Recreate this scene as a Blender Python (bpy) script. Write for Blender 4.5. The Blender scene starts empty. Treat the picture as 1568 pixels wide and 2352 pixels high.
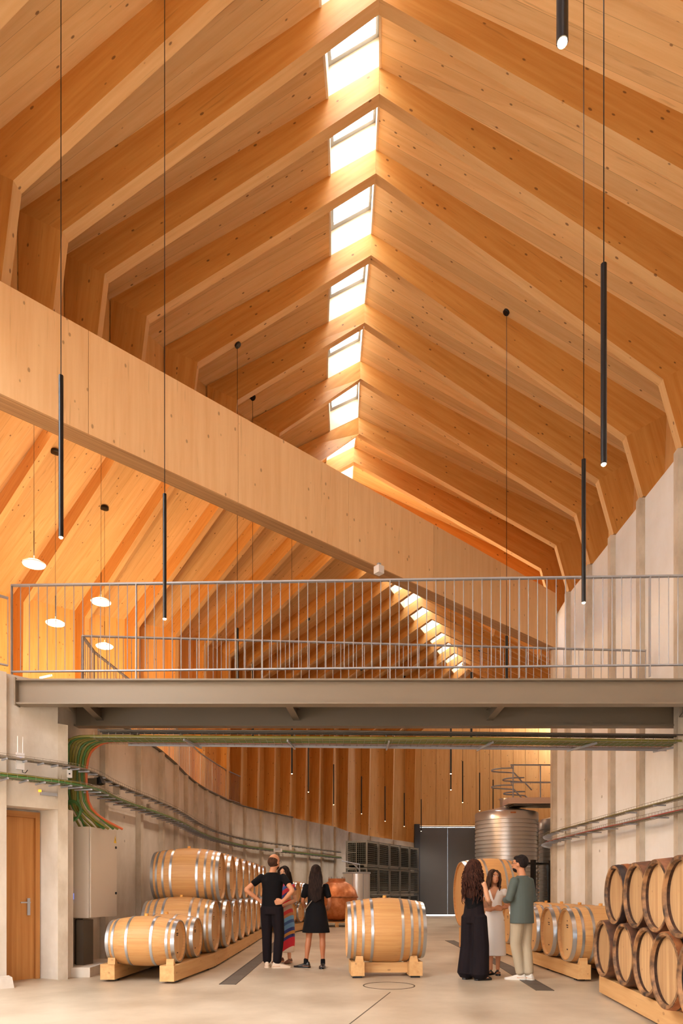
import bpy, bmesh, math, random
from mathutils import Vector, Matrix, noise
random.seed(7)
C = bpy.context.scene.collection
# ------------------------------------------------------------------ camera
F, CX, HY, HC = 1568.0, 768.0, 2045.0, 1.25      # focal length px, principal point px, eye height m
cam_d = bpy.data.cameras.new('camera'); cam = bpy.data.objects.new('camera', cam_d); C.objects.link(cam)
cam.location = (0, 0, HC); cam.rotation_euler = (math.pi/2, 0, 0)
cam_d.sensor_fit = 'HORIZONTAL'; cam_d.sensor_width = 36; cam_d.lens = 36*F/1568
cam_d.shift_x = (784-CX)/1568; cam_d.shift_y = (HY-1176)/1568
cam_d.clip_start = .05; cam_d.clip_end = 300
bpy.context.scene.camera = cam
# ------------------------------------------------------------------ sky, exposure
SKY = 30.0
w = bpy.data.worlds.new('sky'); bpy.context.scene.world = w; w.use_nodes = True
w.node_tree.nodes['Background'].inputs[0].default_value = (.86, .94, 1, 1)
w.node_tree.nodes['Background'].inputs[1].default_value = SKY
vs = bpy.context.scene.view_settings
vs.view_transform = 'Standard'; vs.look = 'None'; vs.gamma = 1; vs.use_curve_mapping = False
vs.exposure = -0.92
LAMP_W, DISC_W = 72.0, 300.0
cy = bpy.context.scene.cycles
cy.max_bounces = 6; cy.diffuse_bounces = 5; cy.glossy_bounces = 2; cy.transmission_bounces = 2; cy.transparent_max_bounces = 6
cy.use_adaptive_sampling = True; cy.adaptive_threshold = .06; cy.use_denoising = True; cy.caustics_reflective = False; cy.caustics_refractive = False
# ------------------------------------------------------------------ geometry helpers
def at(x, y, Z):            # point on the ray of pixel (x, y) at depth Z
    return Vector(((x-CX)*Z/F, Z, (HY-y)*Z/F + HC))
def lvl(x, y, z):           # point on the ray of pixel (x, y) at height z
    return at(x, y, F*(z-HC)/(HY-y))
def V(*a): return Vector(a)
class MB:
    def __init__(s): s.v = []; s.f = []
    def add(s, vs, fs):
        n = len(s.v); s.v += [Vector(p) for p in vs]; s.f += [tuple(i+n for i in f) for f in fs]; return s
    def prism(s, a, b):      # two polygons with the same corner count, joined and capped
        n = len(a)
        return s.add(list(a)+list(b), [tuple(range(n-1, -1, -1)), tuple(range(n, 2*n))] +
                     [(i, (i+1) % n, n+(i+1) % n, n+i) for i in range(n)])
    def box(s, c, d, x=V(1,0,0), y=V(0,1,0), z=V(0,0,1)):
        c = Vector(c); x, y, z = x*d[0]/2, y*d[1]/2, z*d[2]/2
        return s.prism([c-x-y-z, c+x-y-z, c+x+y-z, c-x+y-z], [c-x-y+z, c+x-y+z, c+x+y+z, c-x+y+z])
    def bar(s, a, b, w, h, up=V(0,0,1)):   # rectangular bar from a to b, w sideways, h along up
        a, b = Vector(a), Vector(b); d = (b-a); L = d.length; d.normalize()
        sd = d.cross(up)
        if sd.length < 1e-4: sd = d.cross(V(0,1,0))
        sd.normalize(); u = sd.cross(d)
        return s.box((a+b)/2, (L, w, h), d, sd, u)
    def tube(s, pts, r, n=8, cap=True):
        pts = [Vector(p) for p in pts]; rings = []; k = len(pts)
        rs = r if isinstance(r, (list, tuple)) else [r]*k
        ref = None
        for i, p in enumerate(pts):
            t = (pts[min(i+1, k-1)]-pts[max(i-1, 0)]).normalized()
            if ref is None: ref = t.orthogonal().normalized()
            ref = (ref - t*ref.dot(t)).normalized(); bi = t.cross(ref)
            rings.append([p+(ref*math.cos(a)+bi*math.sin(a))*rs[i] for a in [2*math.pi*j/n for j in range(n)]])
        vs = [p for g in rings for p in g]; fs = []
        for i in range(k-1):
            for j in range(n):
                fs.append((i*n+j, i*n+(j+1) % n, (i+1)*n+(j+1) % n, (i+1)*n+j))
        if cap: fs += [tuple(range(n-1, -1, -1)), tuple(range((k-1)*n, k*n))]
        return s.add(vs, fs)
    def lathe(s, prof, n=24, o=V(0,0,0), ax=V(0,0,1), ref=None, cap=True):   # prof: (radius, along axis)
        ax = ax.normalized(); ref = ref or ax.orthogonal().normalized(); bi = ax.cross(ref)
        vs = []; fs = []
        for r, h in prof:
            for j in range(n):
                a = 2*math.pi*j/n; vs.append(o+ax*h+(ref*math.cos(a)+bi*math.sin(a))*r)
        for i in range(len(prof)-1):
            for j in range(n):
                fs.append((i*n+j, i*n+(j+1) % n, (i+1)*n+(j+1) % n, (i+1)*n+j))
        if cap: fs += [tuple(range(n-1, -1, -1)), tuple(range((len(prof)-1)*n, len(prof)*n))]
        return s.add(vs, fs)
    def mesh(s, name, smooth=False):
        m = bpy.data.meshes.new(name); m.from_pydata([tuple(p) for p in s.v], [], s.f)
        if smooth:
            for p in m.polygons: p.use_smooth = True
            try: m.set_sharp_from_angle(angle=math.radians(38))
            except Exception: pass
        m.validate(); m.update(); return m
def link(name, me, mat, parent=None):
    o = bpy.data.objects.new(name, me); C.objects.link(o)
    if mat and me and not me.materials: me.materials.append(M(mat))
    if parent: o.parent = parent
    return o
def put(name, mb, mat, parent=None, smooth=False):
    return link(name, mb.mesh(name, smooth), mat, parent)
def put_x(name, mb, mat, parent, xdir, up=V(0,0,1), smooth=False):
    # same, but the object's own x axis runs along the grain of the member
    x = Vector(xdir).normalized(); y = up.cross(x)
    if y.length < 1e-3: y = V(0,1,0).cross(x)
    y.normalize(); z = x.cross(y)
    o0 = mb.v[0].copy(); R = Matrix((x, y, z))
    mb.v = [R @ (p-o0) for p in mb.v]
    o = link(name, mb.mesh(name, smooth), mat, parent)
    o.matrix_local = Matrix.Translation(o0) @ Matrix((x, y, z)).transposed().to_4x4()
    return o
def empty(name, label=None, cat=None, group=None, kind=None, loc=(0,0,0), rz=0):
    o = bpy.data.objects.new(name, None); C.objects.link(o); o.location = loc; o.rotation_euler = (0,0,rz)
    o.empty_display_size = .1
    return tag(o, label, cat, group, kind)
def tag(o, label=None, cat=None, group=None, kind=None):
    if label: o['label'] = label
    if cat: o['category'] = cat
    if group: o['group'] = group
    if kind: o['kind'] = kind
    return o
def copy_tree(o, parent=None):
    c = o.copy(); C.objects.link(c); c.parent = parent
    for ch in [x for x in C.objects if x.parent == o]: copy_tree(ch, c)
    return c
# ------------------------------------------------------------------ materials
MATS = {}
def M(name):
    return MATS[name] if isinstance(name, str) else name
def srgb(r, g, b):
    return tuple(((c/255)/12.92 if c/255 <= .04045 else ((c/255+.055)/1.055)**2.4) for c in (r, g, b)) + (1,)
def newmat(name):
    m = bpy.data.materials.new(name); m.use_nodes = True; MATS[name] = m
    nt = m.node_tree; b = nt.nodes['Principled BSDF']; m.cycles.emission_sampling = 'NONE'
    return m, nt, b
def plain(name, rgb, rough=.5, metal=0, emit=None, es=0, spec=.5, alpha=None):
    m, nt, b = newmat(name)
    b.inputs['Base Color'].default_value = srgb(*rgb); b.inputs['Roughness'].default_value = rough
    b.inputs['Metallic'].default_value = metal; b.inputs['Specular IOR Level'].default_value = spec
    if emit: b.inputs['Emission Color'].default_value = srgb(*emit); b.inputs['Emission Strength'].default_value = es
    return m
def N(nt, t, **kw):
    n = nt.nodes.new(t)
    for k, v in kw.items():
        if k.startswith('i_'): n.inputs[int(k[2:])].default_value = v
        else: setattr(n, k, v)
    return n
def mapping(nt, scale, coord='Object', rnd=True):
    tc = N(nt, 'ShaderNodeTexCoord'); mp = N(nt, 'ShaderNodeMapping'); mp.inputs['Scale'].default_value = scale
    nt.links.new(tc.outputs[coord], mp.inputs[0])
    if rnd:
        oi = N(nt, 'ShaderNodeObjectInfo'); mu = N(nt, 'ShaderNodeVectorMath', operation='SCALE'); mu.inputs[0].default_value = (31, 17, 23)
        nt.links.new(oi.outputs['Random'], mu.inputs['Scale']); nt.links.new(mu.outputs[0], mp.inputs['Location'])
    return mp
def ramp(nt, fac, stops):
    r = N(nt, 'ShaderNodeValToRGB'); e = r.color_ramp.elements
    while len(e) < len(stops): e.new(.5)
    for i, (p, c) in enumerate(stops):
        e[i].position = p; e[i].color = c if len(c) == 4 else srgb(*c)
    nt.links.new(fac, r.inputs[0]); return r
def mixc(nt, a, b, fac, mode='MIX'):
    m = N(nt, 'ShaderNodeMix', data_type='RGBA', blend_type=mode)
    for s, v in ((0, fac), (6, a), (7, b)):
        if hasattr(v, 'default_value') or hasattr(v, 'is_linked'): nt.links.new(v, m.inputs[s])
        else: m.inputs[s].default_value = v
    return m.outputs[2]
def wood(name, light, dark, rough=.55, knots=.75, kscale=4.2, seam=None, var=.12, grain=(.5, 9, 9)):
    m, nt, b = newmat(name)
    mp = mapping(nt, grain)
    n1 = N(nt, 'ShaderNodeTexNoise'); n1.inputs['Scale'].default_value = 1.6; n1.inputs['Detail'].default_value = 6; n1.inputs['Roughness'].default_value = .6
    nt.links.new(mp.outputs[0], n1.inputs['Vector'])
    r1 = ramp(nt, n1.outputs[0], [(.3, dark), (.7, light)])
    col = r1.outputs[0]
    mp2 = mapping(nt, (.9, 1.6, 1.6)); v = N(nt, 'ShaderNodeTexVoronoi'); v.inputs['Scale'].default_value = kscale
    nt.links.new(mp2.outputs[0], v.inputs['Vector'])
    nk = N(nt, 'ShaderNodeTexNoise'); nk.inputs['Scale'].default_value = 9; nt.links.new(mp2.outputs[0], nk.inputs['Vector'])
    ad = N(nt, 'ShaderNodeMath', operation='MULTIPLY_ADD'); ad.inputs[1].default_value = .1; nt.links.new(nk.outputs[0], ad.inputs[0]); nt.links.new(v.outputs['Distance'], ad.inputs[2])
    rk = ramp(nt, ad.outputs[0], [(.12, (1, 1, 1, 1)), (.16, (0, 0, 0, 1))])
    fk = N(nt, 'ShaderNodeMath', operation='MULTIPLY'); fk.inputs[1].default_value = knots; nt.links.new(rk.outputs[0], fk.inputs[0])
    col = mixc(nt, col, srgb(92, 52, 26), fk.outputs[0])
    # resin streaks, short and dark, along the grain
    mp3 = mapping(nt, (1.6, 26, 26)); n3 = N(nt, 'ShaderNodeTexNoise'); n3.inputs['Scale'].default_value = 1.0; n3.inputs['Detail'].default_value = 2
    nt.links.new(mp3.outputs[0], n3.inputs['Vector'])
    r3 = ramp(nt, n3.outputs[0], [(.66, (0, 0, 0, 1)), (.74, (1, 1, 1, 1))])
    f3 = N(nt, 'ShaderNodeMath', operation='MULTIPLY'); f3.inputs[1].default_value = .35*knots; nt.links.new(r3.outputs[0], f3.inputs[0])
    col = mixc(nt, col, srgb(120, 72, 36), f3.outputs[0])
    if seam:                     # board joints: fine dark lines across the given object axis
        ax, pitch, wd = seam
        tc = N(nt, 'ShaderNodeTexCoord'); sx = N(nt, 'ShaderNodeSeparateXYZ'); nt.links.new(tc.outputs['Object'], sx.inputs[0])
        dv = N(nt, 'ShaderNodeMath', operation='DIVIDE'); dv.inputs[1].default_value = pitch; nt.links.new(sx.outputs[ax], dv.inputs[0])
        fr = N(nt, 'ShaderNodeMath', operation='FRACT'); nt.links.new(dv.outputs[0], fr.inputs[0])
        lt = N(nt, 'ShaderNodeMath', operation='LESS_THAN'); lt.inputs[1].default_value = wd; nt.links.new(fr.outputs[0], lt.inputs[0])
        fl = N(nt, 'ShaderNodeMath', operation='FLOOR'); nt.links.new(dv.outputs[0], fl.inputs[0])
        wn = N(nt, 'ShaderNodeTexWhiteNoise', noise_dimensions='1D'); nt.links.new(fl.outputs[0], wn.inputs['W'])
        hv = N(nt, 'ShaderNodeMapRange'); hv.inputs[3].default_value = .86; hv.inputs[4].default_value = 1.06; nt.links.new(wn.outputs[0], hv.inputs[0])
        col = mixc(nt, col, hv.outputs[0], 1.0, 'MULTIPLY')
        s2 = N(nt, 'ShaderNodeMath', operation='MULTIPLY'); s2.inputs[1].default_value = .45; nt.links.new(lt.outputs[0], s2.inputs[0])
        col = mixc(nt, col, srgb(105, 66, 34), s2.outputs[0])
    oi = N(nt, 'ShaderNodeObjectInfo'); mr = N(nt, 'ShaderNodeMapRange'); mr.inputs[3].default_value = 1-var; mr.inputs[4].default_value = 1+var*.4
    nt.links.new(oi.outputs['Random'], mr.inputs[0])
    col = mixc(nt, col, mr.outputs[0], 1.0, 'MULTIPLY')
    nt.links.new(col, b.inputs['Base Color']); b.inputs['Roughness'].default_value = rough
    b.inputs['Specular IOR Level'].default_value = .3
    return m
def concrete(name, base, dark, scale=.9, rough=.75, holes=True, bump=.15, stains=True, spec=.4):
    m, nt, b = newmat(name)
    mp = mapping(nt, (1, 1, .55), 'Object', False)
    n1 = N(nt, 'ShaderNodeTexNoise'); n1.inputs['Scale'].default_value = scale; n1.inputs['Detail'].default_value = 9; n1.inputs['Roughness'].default_value = .62
    nt.links.new(mp.outputs[0], n1.inputs['Vector'])
    col = ramp(nt, n1.outputs[0], [(.32, dark), (.62, base)]).outputs[0]
    if stains:
        mp2 = mapping(nt, (.35, .35, 2.2), 'Object', False); n2 = N(nt, 'ShaderNodeTexNoise'); n2.inputs['Scale'].default_value = 1.1; n2.inputs['Detail'].default_value = 4
        nt.links.new(mp2.outputs[0], n2.inputs['Vector'])
        r2 = ramp(nt, n2.outputs[0], [(.58, (0, 0, 0, 1)), (.72, (1, 1, 1, 1))]); f2 = N(nt, 'ShaderNodeMath', operation='MULTIPLY'); f2.inputs[1].default_value = .3
        nt.links.new(r2.outputs[0], f2.inputs[0]); col = mixc(nt, col, dark if len(dark) == 4 else srgb(*dark), f2.outputs[0])
    if holes:
        v = N(nt, 'ShaderNodeTexVoronoi'); v.inputs['Scale'].default_value = 1.3; mp3 = mapping(nt, (1, 1, 1), 'Object', False); nt.links.new(mp3.outputs[0], v.inputs['Vector'])
        rk = ramp(nt, v.outputs['Distance'], [(.03, (1, 1, 1, 1)), (.045, (0, 0, 0, 1))]); fk = N(nt, 'ShaderNodeMath', operation='MULTIPLY'); fk.inputs[1].default_value = .55
        nt.links.new(rk.outputs[0], fk.inputs[0]); col = mixc(nt, col, srgb(95, 85, 74), fk.outputs[0])
    nt.links.new(col, b.inputs['Base Color']); b.inputs['Roughness'].default_value = rough; b.inputs['Specular IOR Level'].default_value = spec
    bp = N(nt, 'ShaderNodeBump'); bp.inputs['Strength'].default_value = bump; bp.inputs['Distance'].default_value = .02
    n4 = N(nt, 'ShaderNodeTexNoise'); n4.inputs['Scale'].default_value = 14; n4.inputs['Detail'].default_value = 5; nt.links.new(mp.outputs[0], n4.inputs['Vector'])
    nt.links.new(n4.outputs[0], bp.inputs['Height']); nt.links.new(bp.outputs[0], b.inputs['Normal'])
    return m
wood('rib_wood', (216, 158, 86), (198, 132, 62))
wood('rib_soffit', (230, 188, 136), (216, 168, 112))
wood('deck_wood', (240, 200, 146), (226, 180, 122), seam=(1, .21, .02), kscale=4.4)
wood('beam_wood', (238, 198, 150), (228, 182, 132), grain=(.5, 8, 8), knots=.5)
wood('lamella_wood', (206, 158, 108), (150, 106, 66), grain=(.3, 60, 8), knots=.3)
wood('panel_wood', (234, 186, 122), (220, 164, 98), kscale=3.6, knots=.6)
wood('reveal_wood', (240, 224, 200), (232, 212, 184), knots=.3, var=.03)  # strong skylight on the shaft walls is put into this pale colour
wood('door_wood', (196, 140, 80), (172, 112, 58), knots=.05, grain=(.4, 14, 14))
concrete('concrete', (222, 213, 202), (186, 172, 156))
concrete('concrete_white', (246, 247, 248), (232, 230, 226), stains=True)
concrete('pilaster_concrete', (212, 200, 184), (178, 162, 142), scale=2.5)
concrete('floor_concrete', (198, 182, 160), (160, 140, 116), scale=.55, rough=.38, holes=False, bump=.04, spec=.5)
plain('steel', (136, 122, 106), .45, .15)
plain('steel_dark', (92, 82, 72), .5, .1)
plain('galvanised', (168, 170, 178), .42, .35)
plain('black_metal', (20, 19, 22), .35, .3)
plain('grey_frame', (140, 136, 132), .5)
m, nt, b = newmat('glass')
tr = N(nt, 'ShaderNodeBsdfTransparent'); gl = N(nt, 'ShaderNodeBsdfGlossy'); gl.inputs['Roughness'].default_value = .02
mx = N(nt, 'ShaderNodeMixShader'); mx.inputs[0].default_value = .06
nt.links.new(tr.outputs[0], mx.inputs[1]); nt.links.new(gl.outputs[0], mx.inputs[2]); nt.links.new(mx.outputs[0], nt.nodes['Material Output'].inputs[0])
# ================================================================== floor
YW = 2.88                                   # top of the side wall above the eye
fl = put('floor', MB().box((3, 16, -.1), (30, 46, .2)), 'floor_concrete')
tag(fl, 'pale polished concrete floor of the cellar hall', 'floor', kind='structure')
# ================================================================== roof: ribs, decks, skylights
roof = empty('ceiling', 'vaulted spruce roof of close set glulam ribs and board decks with ridge skylights', 'ceiling', kind='structure')
TH = .145                                   # rib thickness
SKY_W, SKY_H = .66, .40
class Half: pass
def half_rib(ap, kn, outer, foot_in, foot_out, tdir, rise=.36):
    """rafter and leg quads of one half rib: ap soffit apex, kn soffit knee, outer top corner, feet"""
    top = ap + V(0, 0, rise)
    raf = [ap, kn, outer, top]; leg = [kn, foot_in, foot_out, outer]
    return raf, leg, top
RIBS = []
def make_rib(ap, R=None, L=None):
    """R and L: (knee, outer, foot_in, foot_out)"""
    rib = bpy.data.objects.new('roof_rib', None); C.objects.link(rib); rib.parent = roof
    rec = Half(); rec.ap = ap; rec.top = ap+V(0, 0, .36); rec.R = R; rec.L = L; rec.obj = rib
    for S in (R, L):
        if not S: continue
        kn, outer, fi, fo = S
        pl = V(kn.x-ap.x, kn.y-ap.y, 0).normalized(); t = V(-pl.y, pl.x, 0)*TH/2
        raf = [ap, kn, outer, rec.top]
        for nm, q_, ax_, up_ in (('rafter', raf, kn-ap, V(0,0,1)), ('leg', [kn, fi, fo, outer], fi-kn, pl)):
            ob = put_x(nm, MB().prism([p-t for p in q_], [p+t for p in q_]), 'rib_wood', rib, ax_, up_)
            ob.data.materials.append(M('rib_soffit'))
            for f_ in ob.data.polygons[2:]: f_.material_index = 1  # same wood, paler than the sides: light partly put into the colour
    RIBS.append(rec); return rec
def deck(a0, a1, b0, b1, mat='deck_wood', name='deck_panel', par=None, th=.1, up=V(0,0,1)):
    # board panel between two ribs: a = upper edge (rib 0, rib 1), b = lower edge
    n = (b0-a0).cross(a1-a0).normalized()
    if n.dot(up) < 0: n = -n
    q = [a0, b0, b1, a1]
    return put_x(name, MB().prism(q, [p+n*th for p in q]), mat, par or roof, b0-a0, n)
NWIN = [0]
def lerp(a, b, t): return a+(b-a)*t
def skylight(r0, r1, o0, o1):
    """opening beside the ridge between two ribs on the side of o; returns the points where the deck goes on"""
    f0 = SKY_W/max(.1, math.hypot(o0.x-r0.top.x, o0.y-r0.top.y)); f1 = SKY_W/max(.1, math.hypot(o1.x-r1.top.x, o1.y-r1.top.y))
    s0, s1 = lerp(r0.top, o0, f0), lerp(r1.top, o1, f1)
    NWIN[0] += 1
    wn = empty('window_%d' % NWIN[0], 'glazed roof light in its wooden shaft, coloured pale as if lit, beside the ridge', None, 'skylights along the ridge', 'structure')
    d = (r1.top-r0.top); e = d.normalized()*(TH/2)
    A, B, Cc, D = r0.top+e, r1.top-e, s1-e, s0+e
    up = V(0, 0, SKY_H)
    rv = MB()
    for p, q in ((A, B), (B, Cc), (Cc, D), (D, A)):
        mid = (A+B+Cc+D)/4; out = ((p+q)/2-mid); out.z = 0; out = out.normalized()*.03
        rv.prism([p-V(0,0,.02), q-V(0,0,.02), q+up, p+up], [p-V(0,0,.02)+out, q-V(0,0,.02)+out, q+up+out, p+up+out])
    put('reveal', rv, 'reveal_wood', wn)
    fr = MB(); q = [p+up for p in (A, B, Cc, D)]
    mid = sum(q, V(0,0,0))/4; ins = [lerp(p, mid, .13) for p in q]
    for i in range(4):
        j = (i+1) % 4
        fr.prism([q[i], q[j], ins[j], ins[i]], [p+V(0,0,.05) for p in (q[i], q[j], ins[j], ins[i])])
    put('frame', fr, 'grey_frame', wn)
    put('pane', MB().add([p+V(0,0,.03) for p in ins], [(0, 1, 2, 3)]), 'glass', wn)
    ctr = mid + V(0, 0, .12)
    return s0, s1
def roof_bay(r0, r1, sky=True, left=True, right=True, board=True):
    if right and r0.R and r1.R:
        deck(r0.top, r1.top, r0.R[1], r1.R[1])
        if board: put_x('wall_board', MB().prism([r0.R[1], r1.R[1], r1.R[3]-V(0,0,.25), r0.R[3]-V(0,0,.25)],
              [p+(r0.R[1]-r0.top).normalized()*.08 for p in (r0.R[1], r1.R[1], r1.R[3]-V(0,0,.25), r0.R[3]-V(0,0,.25))]), 'panel_wood', roof, V(0,0,-1), V(1,0,0))
    if left and r0.L and r1.L:
        if sky: s0, s1 = skylight(r0, r1, r0.L[1], r1.L[1])
        else: s0, s1 = r0.top, r1.top
        deck(s0, s1, r0.L[1], r1.L[1])
        hh = V(0,0,0) if r0.L[3].z < 5 else V(0,0,.25)
        q = [r0.L[1], r1.L[1], r1.L[3]-hh, r0.L[3]-hh]; o = (r0.L[1]-r0.top); o.z = 0; o = o.normalized()*.08
        put_x('wall_board', MB().prism(q, [p+o for p in q]), 'panel_wood', roof, V(0,0,-1), o.normalized())
# --- near hall. apex pixel, apex depth, right depth, left depth, left knee pixel
XR, YWR = 5.2, 6.58                          # right wall face and its top above the eye
near = [(-10, None, -6.2, -6.2, -5.0, None), (-9, None, -4.9, -4.9, -3.7, None), (-8, None, -3.6, -3.6, -2.4, None), (-7, None, -2.3, -2.3, -1.1, None), (-6, None, -.95, -.95, .25, None), (-5, None, .35, .35, 1.6, None), (-4, None, 1.45, 1.55, 2.6, None), (-3, None, 2.75, 2.75, 3.7, None), (-2, None, 4.1, 4.05, 4.8, None), (-1, None, 5.45, 5.3, 6.1, None),
        (0, None, 6.75, 6.55, 7.42, (40, 430)), (1, (870, 15), 7.9, 7.78, 8.2, (150, 545)), (2, (870, 230), 9.0, 9.0, 9.1, (245, 640)),
        (3, (862, 410), 10.1, 10.22, 10.1, (340, 735)), (4, (851, 595), 11.4, 11.5, 11.2, (455, 840)), (5, (836, 748), 12.65, 12.7, 12.3, (545, 925)),
        (6, (826, 875), 13.9, 13.85, 13.4, (640, 1000)), (7, (822, 1000), 15.2, 15.1, 14.6, (728, 1066)), (8, None, 16.4, 16.2, None, None), (9, None, 17.7, 17.3, None, None)]
BA, BB = at(0, 645, 7.28), at(1245, 1345, 14.56)        # big diagonal beam, top edge
BA.z = BB.z = HC+6.5
bd = (BB-BA).normalized(); bn = V(-bd.y, bd.x, 0)       # bn points away from the camera
def beam_h(p): return HC+6.5+.655*max(0, (p-BA).dot(bn))
NR = []
for i, apx, Za, Zr, Zl, kpx in near:
    ap = at(*apx, Za) if apx else V(.46, Za, HC+10.25)
    kn = V(4.88, Zr, HC+7.6); outer = V(5.56, Zr, HC+7.98); fi = V(5.16, Zr, HC+6.60); fo = V(5.5, Zr, HC+6.60)
    if Zl is None:
        lk = ap+V(-1.0, 0, -.55); lo = lk+V(-.2, 0, .3)
        NR.append(make_rib(ap, (kn, outer, fi, fo), (lk, lo, lk-V(0,0,.4), lo-V(0,0,.7)))); continue
    if kpx: lk = at(*kpx, Zl)
    else: lk = V(-3.35, Zl, HC+7.45)
    lo = lk+V(-.55, .05, .3)
    zf = beam_h(lk)-.05; zf = min(zf, lk.z-.15)
    lfi = V(lk.x-.12*(lk.z-zf), lk.y, zf); lfo = V(lo.x, lo.y, zf)
    NR.append(make_rib(ap, (kn, outer, fi, fo), (lk, lo, lfi, lfo)))
for a, b_ in zip(NR[:-1], NR[1:]): roof_bay(a, b_)
# --- far wing: apexes and left posts in plan
apx_px = [(884, 1286), (925, 1327), (948, 1361), (969, 1394), (991, 1423), (1013, 1453), (1028, 1476), (1044, 1500), (1060, 1519)]
k = 1.106
EX = 9
fa = [V((-7.0-1.0*j)*k, (11.8-.7*j)*k, HC+10.4) for j in range(EX, 0, -1)] + [V(X*k, Z*k, HC+10.4) for X, Z in [(-7.0, 11.8), (-6.0, 12.5), (-5.0, 13.2), (-4.0, 13.95), (-3.0, 14.65), (-2.0, 15.4), (-1.1, 16.2), (-.25, 17.05), (.6, 18.1)]]
fa += [lvl(x, y, HC+10.4) for x, y in apx_px] + [V(6.3, 32.2, HC+10.4), V(6.85, 33.3, HC+10.4), V(7.4, 34.4, HC+10.4)]
YK = 7.63
knee_px = [(60, 1385), (200, 1420), (315, 1440), (407, 1460)]
lp = [lvl(x, y, HC+YK) for x, y in knee_px]
d0 = lp[1]-lp[0]
lp = [lp[0]-d0*j for j in range(3+EX, 0, -1)] + lp
pil = [(-3.70, 12.8), (-3.64, 14.2), (-3.66, 15.6), (-3.74, 17.0), (-3.76, 18.3), (-3.72, 19.6), (-3.6, 20.8), (-3.42, 22.3), (-3.13, 23.55), (-2.69, 24.75), (-2.2, 25.9), (-1.67, 27.05), (-1.12, 28.35), (-.58, 29.6), (.0, 30.85), (.7, 32.1), (1.75, 33.0), (2.95, 33.6), (4.05, 34.0)]
def wtop(i): return HC + (YW if i < 15 else YW - .13*(i-14))
lp += [V(-4.05, 21.4, 0)] + [V(x, y, 0) for x, y in pil[7:]]
FR = []
for n, ap in enumerate(fa):
    if n >= len(lp): break
    q = lp[n]; onwall = n >= 8+EX
    dirv = V(q.x-ap.x, q.y-ap.y, 0).normalized()
    zf = HC+YW-.02 if not onwall else wtop(n-8-EX+7)
    kn = V(q.x, q.y, HC+YK); outer = kn+dirv*.5+V(0, 0, .32); fi = V(q.x, q.y, zf)+dirv*.1; fo = V(outer.x, outer.y, zf)
    # right half: down to the beam line, or to the outer side of the right wall
    dr = -dirv
    tl = None
    den = dr.dot(bn)
    if den < -.05:
        tl = (BA+bn*.32-ap).dot(bn)/den; hit = ap+dr*tl
        if hit.x > 4.6: tl = None
    zo = 6.47
    if tl is None:
        tl = min(9.5, max(4.95, 5.0+(ap.y-19.5)*.62)); zo = 6.47-(tl-4.95)*.3
    ro = V(ap.x, ap.y, 0)+dr*tl; ro.z = HC+zo; rk = ro-dr*.12; rk.z = HC+zo-.35
    R = (rk, ro, rk-V(0,0,.1), ro-V(0,0,.1))
    FR.append(make_rib(ap, R, (kn, outer, fi, fo)))
for a, b_ in zip(FR[:-1], FR[1:]): roof_bay(a, b_, board=False)
for a, b_ in zip(FR[8+EX:-1], FR[9+EX:]):
    q = [a.L[2]-V(a.L[1].x-a.top.x, a.L[1].y-a.top.y, 0).normalized()*.05, b_.L[2]-V(b_.L[1].x-b_.top.x, b_.L[1].y-b_.top.y, 0).normalized()*.05, b_.L[3], a.L[3]]
    put('gap_ledge', MB().prism([p-V(0,0,.1) for p in q], [p-V(0,0,.03) for p in q]), 'concrete', roof)  # ledge added to shut the gap where sky light leaked in
put('deck_panel', MB().box((9.8, 31.0, HC+10.7), (7.6, 7.4, .1)), 'deck_wood', roof)  # unseen flat filler, added to stop sky light past the last rib
# --- great diagonal beam
beam = empty('diagonal_beam', 'deep pale glulam beam crossing the hall diagonally above the steel footbridge', 'beam')
a0, b0 = BA-bd*3.2, BB+bd*.55
tb = bn*.24
zb = V(0, 0, 1.2)
n = 7
for j in range(n):
    p, q = lerp(a0, b0, j/n)+bd*.003, lerp(a0, b0, (j+1)/n)-bd*.003
    put_x('board', MB().prism([p, q, q-zb, p-zb], [x+tb for x in (p, q, q-zb, p-zb)]), 'beam_wood', beam, V(0,0,-1), bn)
put_x('lamella_edge', MB().prism([a0-zb, b0-zb, b0-zb-V(0,0,.02), a0-zb-V(0,0,.02)], [x+tb for x in (a0-zb, b0-zb, b0-zb-V(0,0,.02), a0-zb-V(0,0,.02))]), 'lamella_wood', beam, bd, V(0,0,1))
# unseen gable and side wall, added to keep sky light out of the wing
g = FR[0]; gq = [V(g.L[3].x, g.L[3].y, HC+YW-.02), g.L[1], g.top, g.R[1], V(g.R[1].x, g.R[1].y, HC+YW-.02)]; gd = V(-.85, -.53, 0).normalized()*.12
wg = put_x('wall_gable', MB().prism(gq, [p+gd for p in gq]), 'panel_wood', None, V(0,0,1), gd.normalized()); tag(wg, 'unseen boarded gable added to shut sky light out of the upper wing', 'wall', kind='structure')
sq = [V(g.R[1].x, g.R[1].y, HC+YW-.3), V(g.R[1].x, g.R[1].y, HC+6.45)]; sq = sq+[p-bd*17 for p in sq[::-1]]
ws = put_x('wall_side', MB().prism(sq, [p+bn*.12 for p in sq]), 'panel_wood', None, V(0,0,1), bn); tag(ws, 'unseen boarded wall under the beam line, added against sky light', 'wall', kind='structure')
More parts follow.
